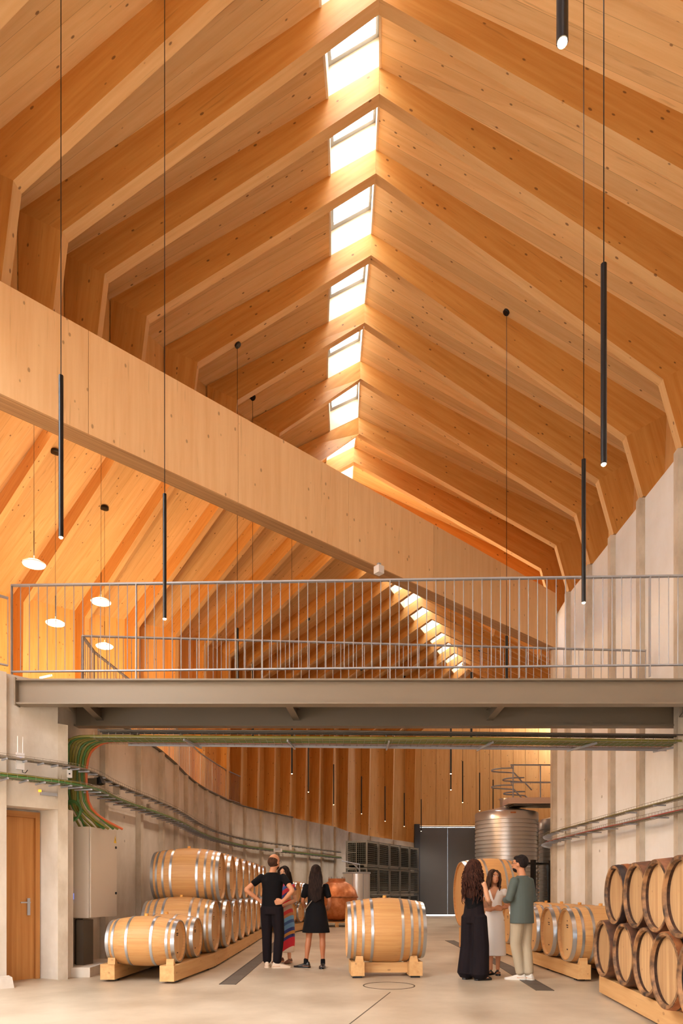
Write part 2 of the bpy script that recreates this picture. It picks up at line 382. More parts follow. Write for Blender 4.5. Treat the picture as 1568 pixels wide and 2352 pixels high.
# ================================================================== right wall: cast panels between pilasters
wr = empty('wall_right', 'tall pale cast concrete wall with pilasters under the roof ribs', 'wall', kind='structure')
zr = HC+YWR
zs = [r[3] for r in near]
pts = [V(XR, z, 0) for z in zs[:-2]] + [V(5.3, 16.3, 0), V(5.62, 17.45, 0), V(6.2, 18.5, 0), V(6.95, 19.5, 0), V(7.8, 20.5, 0), V(8.7, 21.5, 0), V(9.6, 22.5, 0), V(10.6, 23.6, 0), V(11.5, 25, 0), V(12.2, 27, 0), V(12.6, 29.2, 0), V(12.7, 31.5, 0), V(12.7, 34.3, 0)]
for p, q in zip(pts[:-1], pts[1:]):
    d = (q-p).normalized(); nrm = V(d.y, -d.x, 0)
    quad = [p, q, q+V(0,0,zr), p+V(0,0,zr)]
    put('wall_panel', MB().prism(quad, [x+nrm*.25 for x in quad]), 'concrete_white', wr)
for i, p in enumerate(pts):
    a, b_ = pts[max(0, i-1)], pts[min(len(pts)-1, i+1)]; d = (b_-a).normalized(); nrm = V(d.y, -d.x, 0)
    put('pilaster', MB().box(p-nrm*.03+V(0,0,zr/2), (.13, .13, zr), nrm, d, V(0,0,1)), 'pilaster_concrete', wr)
# ================================================================== left wall
wl = empty('wall_left', 'long curving grey concrete retaining wall with close concrete pilasters', 'wall', kind='structure')
P0 = V(-3.78, 9.55, 0)
lw = [V(-3.96, 9.8, 0), V(-3.84, 11.25, 0)]+[V(x, y, 0) for x, y in pil]
for i, (p, q) in enumerate(zip(lw[:-1], lw[1:])):
    d = (q-p).normalized(); nrm = V(-d.y, d.x, 0)
    zp, zq = wtop(i-2), wtop(i-1)
    quad = [p, q, q+V(0,0,zq), p+V(0,0,zp)]
    put('wall_panel', MB().prism(quad, [x+nrm*.25 for x in quad]), 'concrete', wl)
    ca = [p+V(0,0,zp)-nrm*.05, q+V(0,0,zq)-nrm*.05, q+V(0,0,zq)+nrm*.2, p+V(0,0,zp)+nrm*.2]
    if i < 13: put('edge_strip', MB().prism(ca, [x+V(0,0,.035) for x in ca]), 'steel_dark', wl)
for i, p in enumerate(lw[1:], 1):
    a, b_ = lw[i-1], lw[min(len(lw)-1, i+1)]; d = (b_-a).normalized(); nrm = V(-d.y, d.x, 0)
    zt = wtop(i-2)-.02
    put('pilaster', MB().box(p-nrm*.03+V(0,0,zt/2), (.13, .13, zt), nrm, d, V(0,0,1)), 'pilaster_concrete', wl)
# near corner of the left wall: turns away at 45 degrees, with a recessed door
u = V(-1, -1, 0).normalized(); un = V(1, -1, 0).normalized()      # along the wall towards the camera side, and its outward normal
def on_wall(px, off=0):
    o = P0-un*off; kx = (px-CX)/F          # o + u*t with x = kx*y
    t = (kx*o.y-o.x)/(u.x-kx*u.y); return o+u*t
def wbox(x0, x1, z0, z1, off, th, name, mat, par, sm=None):
    a, b_ = on_wall(x0, off), on_wall(x1, off); quad = [a+V(0,0,z0), b_+V(0,0,z0), b_+V(0,0,z1), a+V(0,0,z1)]
    return put(name, MB().prism(quad, [x-un*th for x in quad]), mat, par)
ZT = HC+YW
put('pilaster', MB().prism([on_wall(133), on_wall(156), on_wall(156, .5), on_wall(133, .5)], [x+V(0,0,HC+2.32) for x in (on_wall(133), on_wall(156), on_wall(156, .5), on_wall(133, .5))]), 'pilaster_concrete', wl)
wbox(-260, 15, 0, ZT, 0, .5, 'wall_panel', 'concrete', wl)
wbox(15, 133, 2.38, ZT, .06, .5, 'wall_panel', 'concrete', wl)
ja, jb = on_wall(133, .06), V(-4.22, 9.72, 0)
put('reveal', MB().prism([ja, jb, jb+V(.1,.3,0), ja+V(.1,.3,0)], [x+V(0,0,2.4) for x in (ja, jb, jb+V(.1,.3,0), ja+V(.1,.3,0))]), 'concrete', wl)
da, db = V(-4.22, 9.72, 0), V(-4.85, 9.0, 0)
dd = (db-da).normalized(); dn = V(-dd.y, dd.x, 0)
if dn.y > 0: dn = -dn
door = empty('door_1', 'plain oak veneer door in the recess of the concrete wall', 'door', kind='structure')
put_x('leaf', MB().prism([da+dd*.06, db, db+V(0,0,2.285), da+dd*.06+V(0,0,2.285)], [x-dn*.05 for x in (da+dd*.06, db, db+V(0,0,2.285), da+dd*.06+V(0,0,2.285))]), 'door_wood', door, V(0,0,1), dn)
put_x('jamb', MB().box(da+dd*.03+dn*.01+V(0,0,1.17), (.06, .1, 2.34), dd, dn), 'door_wood', door, V(0,0,1), dn)
put_x('jamb', MB().box((da+db)/2+dn*.01+V(0,0,2.31), ((db-da).length, .1, .08), dd, dn), 'door_wood', door, dd, dn)
hp = da+dd*.14+dn*.005+V(0,0,1.02)
put('handle', MB().box(hp+dn*.01, (.04, .012, .24), dd, dn).bar(hp+dn*.05+V(0,0,.06), hp+dn*.05+dd*.13+V(0,0,.06), .018, .018).bar(hp+V(0,0,.06), hp+dn*.055+V(0,0,.06), .018, .018), 'galvanised', door)
put('wall_panel', MB().prism([V(-4.22, 9.72, 2.34), db+V(0,0,2.34), db+V(0,0,2.6), V(-4.22, 9.72, 2.6)], [x-dn*.2 for x in (V(-4.22, 9.72, 2.34), db+V(0,0,2.34), db+V(0,0,2.6), V(-4.22, 9.72, 2.6))]), 'concrete', wl)
wq = [on_wall(-260), on_wall(-260)+u*16]; wq = wq+[p+V(0,0,ZT) for p in wq[::-1]]
put('wall_panel', MB().prism(wq, [x-un*.3 for x in wq]), 'concrete', wl)  # unseen run of wall, added to keep outside light from leaking in
GX0, GX1, GZT = -2.2, .4, 2.8  # opening behind the camera, added to let in cool daylight
wf = empty('wall_front'); tag(wf, 'unseen concrete wall with an opening added for daylight', 'wall', kind='structure')
for x0_, x1_, z0_, z1_ in ((-20, GX0, 0, 13), (GX1, 7, 0, 13), (GX0, GX1, GZT, 13)):
    put('wall_panel', MB().box(((x0_+x1_)/2, -6.45, (z0_+z1_)/2), (x1_-x0_, .3, z1_-z0_)), 'concrete', wf)
tag(put('ground', MB().box((0, -37, -.15), (90, 60, .2)), 'floor_concrete'), 'unseen ground added outside the opening against light from below', 'ground', kind='structure')  # added to cover the bright sky below the horizon
# mezzanine slab behind the left wall
poly = [on_wall(-260, .3)] + [on_wall(156, .3)] + [p+V(-.26, .05, 0) for p in lw[1:12]] + [V(-5.5, 24, 0), V(-16, 20, 0), V(-16, -2.5, 0)]
tag(put('floor', MB().prism([p+V(0,0,ZT-.22) for p in poly], [p+V(0,0,ZT-.01) for p in poly]), 'concrete', None), 'raised mezzanine slab behind the curving concrete wall', 'floor', kind='structure')
# ================================================================== end wall with the dark double door
we = empty('wall_back', 'end wall of upright spruce boards above the dark door', 'wall', kind='structure')
ZE = 34.0
xs = [V((px-CX)*ZE/F, ZE, 0).x for px in (948, 967, 1001, 1031, 1062, 1093, 1124, 1150, 1178, 1206, 1236, 1270, 1310, 1350, 1370)]
zd = HC+(HY-1899)*ZE/F
for a, b_ in zip(xs[:-1], xs[1:]):
    put_x('board', MB().prism([V(a+.008, ZE, zd+.05), V(b_-.008, ZE, zd+.05), V(b_-.008, ZE, 11.5), V(a+.008, ZE, 11.5)], [V(x, ZE+.12, z) for x, z in ((a+.008, zd+.05), (b_-.008, zd+.05), (b_-.008, 11.5), (a+.008, 11.5))]), 'panel_wood', we, V(0,0,1), V(0,1,0))
put('backing', MB().box(((xs[0]+xs[-1])/2, ZE+.3, zd/2+6), (xs[-1]-xs[0], .15, 12-zd)), 'steel_dark', we)
plain('door_grey', (104, 106, 110), .55); plain('door_lining', (54, 58, 70), .5)
dr2 = empty('door_2', 'tall dark grey double door in the end wall', 'door', kind='structure')
xm = (1027-CX)*ZE/F; xl = (962-CX)*ZE/F; xr = xm+(xm-xl)
for a, b_ in ((xl, xm-.006), (xm+.006, xr)):
    put('leaf', MB().box(((a+b_)/2, ZE-.05, (zd+.0)/2), (b_-a, .08, zd-.09)), 'door_grey', dr2)
put('jamb', MB().box((xl-.12, ZE-.1, zd/2+.06), (.26, .4, zd+.1)), 'door_lining', dr2)
put('jamb', MB().box((xr+.08, ZE-.12, zd/2), (.16, .3, zd)), 'door_lining', dr2)
put('wall_panel', MB().box(((xr+13.4)/2+.1, ZE+.1, zd/2), (13.4-xr, .2, zd+.3)), 'concrete', we)
# ================================================================== footbridge
YB = 2.81; zt = HC+YB
bridge = empty('footbridge', 'taupe painted steel footbridge of two I-beams crossing under the roof', 'bridge')
def ibeam(name, a, b_, h, wd, tf=.022, tw=.014):
    mb = MB(); d = (b_-a).normalized()
    mb.bar(a-V(0,0,tf/2), b_-V(0,0,tf/2), wd, tf); mb.bar(a-V(0,0,h-tf/2), b_-V(0,0,h-tf/2), wd, tf); mb.bar(a-V(0,0,h/2), b_-V(0,0,h/2), tw, h-2*tf+.002)
    return put(name, mb, 'steel', bridge)
fa_, fb_ = lvl(43, 1563, zt), V(XR-.13, 9.13, zt)
h1 = zt-(HC+(HY-1620)*9.13/F)
ibeam('front_beam', fa_, fb_, h1, .17)
ra, rb = V((133-CX)*10.35/F, 10.35, zt), V(XR-.02, 10.35, zt)
ibeam('rear_beam', ra, rb, h1, .17)
put('end_plate', MB().box(fa_+V(-.01,0,-h1/2), (.02, .2, h1+.03)), 'steel', bridge)
put('end_plate', MB().box(ra+V(-.01,0,-h1/2), (.02, .2, h1+.03)), 'steel', bridge)
for fx, rx in ((180, 232), (655, 682), (1165, 1122), (1600, 1560)):
    p = V((fx-CX)*9.2/F, 9.2, zt-.06); q = V((rx-CX)*10.4/F, 10.4, zt-.06)
    mb = MB().bar(p-V(0,0,.01), q-V(0,0,.01), .1, .014).bar(p-V(0,0,.17), q-V(0,0,.17), .1, .014).bar(p-V(0,0,.09), q-V(0,0,.09), .01, .16)
    put('cross_beam', mb, 'steel', bridge)
plain('grating', (70, 62, 56), .6, .2)
dk = MB().prism([fa_+V(0,.08,.0), fb_+V(0,.08,.0), rb+V(0,-.08,0), ra+V(0,-.08,0)], [x+V(0,0,.03) for x in (fa_+V(0,.08,0), fb_+V(0,.08,0), rb+V(0,-.08,0), ra+V(0,-.08,0))])
put('deck_plate', dk, 'grating', bridge)
# ================================================================== railings
BALU = {}
def railing(label, path, z0, z1, pitch, per, post_h, gap=.0, group='galvanised balustrades', bar=.012, rail=.03):
    r = empty('railing', label, 'railing', group)
    for (a, b_) in zip(path[:-1], path[1:]):
        d = b_-a; L = d.length; d = d.normalized()
        put('top_rail', MB().bar(a+V(0,0,z1), b_+V(0,0,z1), .05, rail*.7), 'galvanised', r)
        put('bottom_rail', MB().bar(a+V(0,0,z0), b_+V(0,0,z0), .04, rail*.6), 'galvanised', r)
        n = max(1, round(L/pitch))
        for i in range(n+1):
            p = a+d*(L*i/n)
            if i % per == 0:
                key = ('post', round(post_h, 3), round(z1, 3))
                if key not in BALU: BALU[key] = MB().box((0, 0, (z1+post_h)/2), (.012, .05, z1-post_h)).mesh('post')
                o = link('post', BALU[key], 'galvanised', r)
            else:
                key = ('bal', round(z0, 3), round(z1, 3))
                if key not in BALU: BALU[key] = MB().tube([(0,0,z0), (0,0,z1)], bar/2, 5).mesh('baluster')
                o = link('baluster', BALU[key], 'galvanised', r)
            o.location = p
    return r
# front: measured bottom bar and top bar
ZF = 9.22
fz1 = HC+(HY-1345)*ZF/F; fz0 = HC+(HY-1543)*ZF/F
pa = V((27-CX)*ZF/F, ZF, 0); pb = V(XR-.1, ZF-.3, 0)
railing('galvanised balustrade along the camera side of the footbridge', [pa, pb], fz0, fz1, .1215, 14, zt-.01)
pc, pd = V(-3.90, 10.55, 0), V(XR-.1, 11.2, 0)
rz1 = HC+(HY-1461)*10.55/F
railing('galvanised balustrade along the far side of the footbridge', [pc, pd], zt+.12, rz1, .125, 14, zt-.01)
lr = [p+V(-.12, 0, 0) for p in lw[1:11]]
railing('galvanised balustrade on top of the curving concrete wall', [V(-3.90, 10.6, 0)]+lr, ZT+.12, rz1, .125, 12, ZT)
railing('short galvanised balustrade above the oak door', [on_wall(-250, .1), on_wall(18, .1)], ZT+.12, rz1-.03, .125, 9, ZT)
# ================================================================== lamps
bpy.context.view_layer.update()
DG = bpy.context.evaluated_depsgraph_get()
def roof_hit(p, deep=False):
    if deep:
        first = roof_hit(p)[0]; p = first+V(0, 0, .3)
    ok, loc, nrm, *_ = bpy.context.scene.ray_cast(DG, p, V(0, 0, 1))
    if ok and loc.z > 6: return loc, (nrm if nrm.z < 0 else -nrm)
    return V(p.x, p.y, 11.2), V(0, 0, -1)
WARM = (1, .84, .65); AMBER = (1, .70, .36)
plain('lamp_lens', (255, 240, 215), .4, 0, (255, 226, 178), 30)
TUBE = MB().tube([(0,0,0), (0,0,1.5)], .0225, 14).mesh('tube', True)
LENS = MB().lathe([(.0, -.012), (.012, -.012), (.0185, -.004), (.0185, .004)], 12, cap=False).mesh('lens', True)
CANOPY = MB().lathe([(.055, 0), (.055, -.025), (.05, -.03)], 16).mesh('canopy', True)
def lamp_light(name, loc, power, spot, parent, size=.03, col=WARM):
    if spot:
        l = bpy.data.lights.new(name, 'SPOT'); l.spot_size = math.radians(spot); l.spot_blend = .7
    else: l = bpy.data.lights.new(name, 'POINT')
    l.energy = power; l.color = col; l.shadow_soft_size = size
    o = bpy.data.objects.new(name, l); C.objects.link(o); o.location = loc; o.parent = parent
    return o
def pendant(p, label, power=1.0, tl=1.0, deep=False):
    r = empty('pendant_lamp', label, 'lamp', 'slim black tube pendants', loc=p)
    link('tube', TUBE, 'black_metal', r).scale = (tl, tl, tl); link('lens', LENS, 'lamp_lens', r)
    hit, nrm = roof_hit(p+V(0, 0, 1.55), deep)
    put('cord', MB().tube([(0,0,1.5*tl), (0,0,hit.z-p.z)], .0045, 5), 'black_metal', r)
    c = link('canopy', CANOPY, 'black_metal', r); c.location = (0, 0, hit.z-p.z); c.rotation_mode = 'QUATERNION'
    c.rotation_quaternion = V(0,0,-1).rotation_difference(nrm)
    lamp_light('bulb', (0, 0, -.03), LAMP_W*power, 165, r)
    return r
def plev(x, y, Y): return lvl(x, y, HC+Y)
pend = [((140, 1234), 3.28, 'black tube pendant hanging before the timber beam above the end of the footbridge'),
        ((378, 1421), 2.78, 'black tube pendant with its tip just below the top rail of the footbridge'),
        ((1386, 1066), 3.2, 'black tube pendant hanging highest before the ribs that stand on the white wall'),
        ((1340, 1384), 3.02, 'black tube pendant hanging before the white concrete wall above the footbridge'),
        ((1291, 97), 3.25, 'black tube pendant right under the roof slope, only its glowing tip in view'),
        ((545, 1651), 2.84, 'black tube pendant behind the footbridge under the timber ribs of the far wing'),
        ((1163, 1669), 2.71, 'black tube pendant behind the footbridge at the foot of the timber beam'),
        ((580, 1706), 2.82, 'black tube pendant whose tip peeps out under the footbridge before the timber posts'),
        ((1082, 1719), 2.8, 'black tube pendant whose tip peeps out under the footbridge before the end wall'),
        ((670, 1777), 2.83, 'black tube pendant before the timber posts, hanging nearest to the cable tray'),
        ((1035, 1777), 2.83, 'black tube pendant before the boarded end wall, close under the cable tray'),
        ((1035, 1814), 3.25, 'black tube pendant before the boarded end wall, low behind another one'),
        ((708, 1819), 3.25, None), ((766, 1848), 3.2, None), ((830, 1869), 3.08, None), ((884, 1886), 2.97, None), ((928, 1898), 2.88, None), ((967, 1909), 2.78, None),
        ((1062, 1843), 3.2, None), ((1101, 1862), 3.15, None), ((1132, 1872), 3.2, None)]
nf = 0; ords = ['second', 'third', 'fourth', 'fifth', 'sixth', 'seventh', 'eighth', 'ninth', 'tenth']
for (px, Y, lab) in pend:
    if not lab:
        lab = ('tube pendant, %s of the row hanging before the tall timber posts' % ords[nf]) if nf < 6 else ('tube pendant before the boarded end wall, %s in the row towards the tank' % ords[nf-5]); nf += 1
    pendant(plev(px[0], px[1], Y), lab, 1.0 if Y > 3.26 or px[1] < 1700 else 2.4, .85 if px[0] == 378 else 1.0, px[0] in (545, 580))
for X, Z in ((2.6, -1.2),):  # unseen lamp behind the camera, added to brighten the hall
    pendant(V(X, Z, HC+3.3), 'unseen tube pendant added for more light, beside the %s wall' % ('white' if X > 0 else 'oak door'), .8 if X > 0 else .4)
# opal discs over the mezzanine
plain('opal_lit', (255, 250, 240), .4, 0, (255, 238, 205), 9); plain('opal_dim', (250, 244, 238), .4, 0, (255, 226, 205), 1.0)
def disc(px, Y, lit, label, dia=.42):
    p = plev(px[0], px[1], Y)
    r = empty('disc_lamp', label, 'lamp', 'opal disc pendants over the mezzanine', loc=p)
    pr = [(.0, -.05), (dia*.3, -.045), (dia*.47, -.02), (dia*.5, 0), (dia*.4, .025), (dia*.12, .075), (.0, .08)]
    put('shade', MB().lathe(pr, 28, cap=False), 'opal_lit' if lit else 'opal_dim', r, True)
    put('stem', MB().tube([(0,0,.07), (0,0,.62)], .008, 8), 'black_metal', r)
    hit, nrm = roof_hit(p+V(0, 0, .7))
    put('cord', MB().tube([(0,0,.6), (0,0,hit.z-p.z)], .004, 5), 'black_metal', r)
    c = put('canopy', MB().lathe([(.1, .02), (.1, -.035), (.09, -.04)], 20), 'black_metal', r, True); c.location = (0, 0, hit.z-p.z)
    lamp_light('bulb', (0, 0, -.12), DISC_W, None, r, .15, AMBER)
    lamp_light('bulb', (0, 0, .16), DISC_W*.6, None, r, .1, AMBER)
disc((78, 1295), 6.1, False, 'white opal disc pendant beneath the highest left end of the timber beam')
disc((232, 1382), 6.1, False, 'white opal disc pendant crossing the top rail of the footbridge')
disc((127, 1431), 6.1, True, 'glowing opal disc pendant behind the balusters, over the wall tube light')
disc((240, 1484), 6.1, True, 'glowing opal disc pendant behind the balusters, lowest of its kind')
# ================================================================== barrels
wood('oak', (206, 158, 102), (186, 132, 80), knots=.12, grain=(.4, 22, 22), var=.08, rough=.45)
wood('oak_head', (214, 172, 120), (196, 148, 98), knots=.15, grain=(18, 18, .6), var=.06)
wood('stained_oak', (84, 54, 38), (44, 28, 22), knots=.2, grain=(.4, 16, 16), var=.3)
wood('stained_head', (206, 168, 122), (168, 126, 86), knots=.35, grain=(16, 16, .5), var=.12)
wood('rail_wood', (216, 172, 118), (198, 148, 94), knots=.4, var=.06)
plain('hoop_steel', (196, 200, 206), .28, .9)
plain('stamp_ink', (60, 42, 30), .8)
plain('bung', (214, 150, 70), .6)
def rust(name, a, b_):
    m, nt, b = newmat(name); mp = mapping(nt, (1, 1, 1)); n = N(nt, 'ShaderNodeTexNoise'); n.inputs['Scale'].default_value = 9; n.inputs['Detail'].default_value = 7
    nt.links.new(mp.outputs[0], n.inputs['Vector']); r = ramp(nt, n.outputs[0], [(.35, a), (.65, b_)]); nt.links.new(r.outputs[0], b.inputs['Base Color'])
    b.inputs['Roughness'].default_value = .6; b.inputs['Metallic'].default_value = .25
rust('rust_brown', (70, 46, 36), (116, 74, 50)); rust('rust_orange', (126, 70, 38), (176, 110, 64)); rust('rust_black', (30, 26, 32), (62, 48, 44)); rust('rust_red', (110, 66, 46), (150, 98, 66))
rust('chime_wood', (52, 36, 28), (168, 122, 80)); MATS['chime_wood'].node_tree.nodes['Principled BSDF'].inputs['Metallic'].default_value = 0
BM = {}
def barrel_meshes(key, L, D, Dh, hoops, rec=.045, stamp=True):
    if key in BM: return BM[key]
    def rad(x): return Dh/2+(D-Dh)/2*(1-min(1, abs(2*x/L))**2)
    X = V(1, 0, 0); n = 40; ns = 14
    prof = [(rad(-L/2)-.03, -L/2+rec), (rad(-L/2)-.022, -L/2)]+[(rad(-L/2+L*i/ns), -L/2+L*i/ns) for i in range(ns+1)]+[(rad(L/2)-.022, L/2), (rad(L/2)-.03, L/2-rec)]
    d = {'body': MB().lathe(prof, n, ax=X, cap=False).mesh('body', True)}
    hr = rad(L/2)-.024
    d['head'] = MB().lathe([(hr, -.008), (hr, .008)], 32, ax=X).mesh('head')
    d['hoops'] = []
    for x, wd in hoops:
        a, b_ = x-wd/2, x+wd/2
        d['hoops'].append(MB().lathe([(rad(a)-.004, a), (rad(a)+.005, a), (rad(b_)+.005, b_), (rad(b_)-.004, b_)], n, ax=X, cap=False).mesh('hoop', True))
    d['bung'] = MB().lathe([(.028, -.01), (.026, .035), (.02, .038)], 12).mesh('bung', True)
    st = []
    if stamp:
        for j, (w_, z_) in enumerate(((.09, .11), (.07, .085), (.05, -.17), (.03, .16))):
            st.append(MB().box((0, random.uniform(-.01, .01), z_*Dh/.6), (.002, w_, .016)).mesh('stamp'))
    d['stamp'] = st
    d['L'], d['D'], d['rec'] = L, D, rec
    if key.startswith('dark'): d['chime'] = MB().lathe([(rad(L/2)-.034, L/2-.025), (rad(L/2)-.026, L/2+.003), (rad(L/2)-.001, L/2+.003), (rad(L/2)+.004, L/2-.02)], n, ax=X, cap=False).mesh('chime', True)
    BM[key] = d; return d
def barrel(key, label, c, ang, group, mats=('oak', 'oak_head', 'hoop_steel'), roll=0, bung=True, hoopm=None, name='wine_barrel'):
    """c: centre; ang: heading of the front head (radians from +x)"""
    d = BM[key]
    r = empty(name, label, 'barrel', group, loc=c-V(0, 0, d['D']/2), rz=ang)
    o = MAT_VARIANT(d['body'], mats[0]); b = link('body', o, mats[0], r); b.location.z = d['D']/2; b.rotation_euler.x = roll
    for s in (1, -1):
        h = link('head', MAT_VARIANT(d['head'], mats[1]), mats[1], r); h.location = (s*(d['L']/2-d['rec']), 0, d['D']/2); h.rotation_euler.x = .15*math.sin(roll*9)
        if d['stamp'] and s > 0:
            for sm in d['stamp']: link('stamp', sm, 'stamp_ink', h).location = (.0095, 0, 0)
    for j, hm in enumerate(d['hoops']):
        mt = hoopm[j] if hoopm else mats[2]
        q = link('hoop', MAT_VARIANT(hm, mt), mt, r); q.location.z = d['D']/2
    if 'chime' in d: link('chime', d['chime'], 'chime_wood', r).location.z = d['D']/2
    if bung:
        q = link('bung', d['bung'], 'bung', r); q.location.z = d['D']-.004
    return r
MV = {}
def MAT_VARIANT(me, mt):
    k = (me.name, mt)
    if k not in MV:
        if me.materials and me.materials[0] != M(mt): m2 = me.copy(); m2.materials.clear()
        else: m2 = me
        if not m2.materials: m2.materials.append(M(mt))
        MV[k] = m2
    return MV[k]
barrel_meshes('small', .95, .70, .575, [(s*x, w_) for s in (1, -1) for x, w_ in ((.455, .05), (.375, .035), (.17, .035))])
barrel_meshes('big', 1.12, .95, .81, [(s*x, w_) for s in (1, -1) for x, w_ in ((.535, .05), (.455, .035), (.345, .035), (.215, .038))])
barrel_meshes('mid', 1.0, .82, .735, [(s*x, w_) for s in (1, -1) for x, w_ in ((.475, .055), (.36, .035), (.22, .035))])
barrel_meshes('cask', 1.18, 1.5, 1.34, [(s*x, w_) for s in (1, -1) for x, w_ in ((.56, .06), (.46, .045), (.33, .045), (.19, .045))], stamp=False)
barrel_meshes('dark', .95, .705, .64, [(.40, .15), (.24, .06), (-.24, .06), (-.40, .15)], rec=.06, stamp=False)
barrel_meshes('dark2', .95, .705, .64, [(.445, .055), (.36, .06), (.24, .05), (-.24, .05), (-.42, .1)], rec=.06, stamp=False)
R_ = math.radians
ORD = ['first', 'second', 'third', 'fourth', 'fifth', 'sixth', 'seventh', 'eighth', 'last']
ZLOW, ZTOP = .67, 1.49
# left stack
for i, (X, Z) in enumerate(((-2.15, 9.5), (-2.06, 10.27))):
    a = R_(-4)
    barrel('small', ['small pale oak barrel at the end of the rack beside the electrical cabinet', 'small pale oak barrel, second on the rack, between the end one and the large ones'][i],
           V(X, Z, .545)-V(math.cos(a), math.sin(a), 0)*.475, a, 'barrels in the long two tier stack')
zl = [11.12+.965*i for i in range(9)]
for i, Z in enumerate(zl):
    X = -1.93 if i == 0 else -1.88
    barrel('big', 'large oak barrel at the head of the lower tier, behind the two small barrels' if i == 0 else 'large oak barrel, %s in the lower tier of the long stack by the curved wall' % ORD[i],
           V(X-.56, Z, ZLOW), 0, 'barrels in the long two tier stack')
for i in range(8):
    X = -1.91 if i == 0 else -1.87
    barrel('big', 'large oak barrel at the head of the upper tier with its whole side in view' if i == 0 else 'large oak barrel, %s in the upper tier of the long stack by the curved wall' % ORD[i],
           V(X-.56, (zl[i]+zl[i+1])/2, ZTOP), 0, 'barrels in the long two tier stack')
def rack(label, rails, wd, h, chocks=(), feet=True, name='barrel_rack'):
    r = empty(name, label, 'rack')
    for path in rails:
        for a, b_ in zip(path[:-1], path[1:]):
            a, b_ = V(*a, h/2+.03), V(*b_, h/2+.03)
            put_x('rail', MB().bar(a, b_, wd, h), 'rail_wood', r, b_-a)
            if feet:
                n = max(2, int((b_-a).length/1.2)+1)
                for i in range(n):
                    p = lerp(a, b_, (i+.15)/(n-.7)); put('foot', MB().box((p.x, p.y, .015), (wd*.7, .08, .03)), 'black_metal', r)
    for p in chocks:
        put('chock', MB().prism([V(p[0]-.05, p[1]-.06, h+.03), V(p[0]+.05, p[1]-.06, h+.03), V(p[0]+.05, p[1]+.06, h+.03), V(p[0]-.05, p[1]+.06, h+.03)],
            [V(p[0]-.05, p[1]-.05, h+.12), V(p[0]+.05, p[1]-.05, h+.12), V(p[0]+.05, p[1]-.01, h+.12), V(p[0]-.05, p[1]-.01, h+.12)]), 'rail_wood', r)
    return r
rack('pair of heavy timber rails under the long two tier barrel stack', [[(-2.24, 9.12), (-2.02, 11.0), (-1.98, 15.2), (-1.98, 19.6)], [(-3.1, 9.32), (-2.98, 11.2), (-2.9, 15.2), (-2.9, 19.6)]], .2, .21,
     [(-2.2, 9.18), (-3.04, 9.36)])
# barrel alone in the middle of the floor
cb = V(.735, 10.05, .668)
barrel('big', 'large oak barrel standing alone on a timber cradle in mid floor', cb, R_(2), None)
q = empty('barrel_cradle', 'timber cradle of two blocks and a plank under the lone barrel', 'cradle', loc=(cb.x, cb.y, 0), rz=R_(2))
for s in (-1, 1):
    put_x('block', MB().box((s*.415, -.02, .13), (.19, .62, .2)), 'rail_wood', q, V(0,1,0))
    put('foot', MB().box((s*.415, -.25, .015), (.13, .06, .03)), 'black_metal', q)
    put('foot', MB().box((s*.415, .2, .015), (.13, .06, .03)), 'black_metal', q)
    for t in (-1, 1):
        put('chock', MB().prism([V(s*.39-.06, t*.24-.06, .23), V(s*.39+.06, t*.24-.06, .23), V(s*.39+.06, t*.24+.06, .23), V(s*.39-.06, t*.24+.06, .23)],
            [V(s*.39-.05, t*.26-.02, .31), V(s*.39+.05, t*.26-.02, .31), V(s*.39+.05, t*.26+.03, .31), V(s*.39-.05, t*.26+.03, .31)]), 'rail_wood', q)
put_x('plank', MB().box((0, -.1, .13), (.64, .05, .15)), 'rail_wood', q, V(1,0,0))
# pale row against the white wall
for i, Z in enumerate((9.65, 10.48, 11.31, 12.14, 12.97)):
    barrel('mid', ['pale oak barrel before the white wall, end of its row beside the dark barrels', 'pale oak barrel before the white wall, second from the dark barrels', 'pale oak barrel before the white wall, third from the dark barrels', 'pale oak barrel before the white wall, next but one to the great cask', 'pale oak barrel before the white wall, next to the great cask'][i],
           V(3.26+.5, Z, .622), math.pi+R_(-2), 'pale barrels before the white wall')
rack('pair of pale timber rails under the row before the white wall', [[(3.42, 9.35), (3.4, 13.5)], [(4.15, 9.35), (4.13, 13.5)]], .18, .2, [(3.42, 9.42), (4.15, 9.42)])
barrel('cask', 'very large oak cask with bluish hoops, beyond the woman with curly hair', V(3.22, 14.3, 1.17), R_(3), None, roll=.3, bung=False, name='wine_cask')
rack('timber rails under the very large oak cask', [[(2.8, 13.8), (2.8, 14.8)], [(3.62, 13.8), (3.62, 14.8)]], .2, .42)
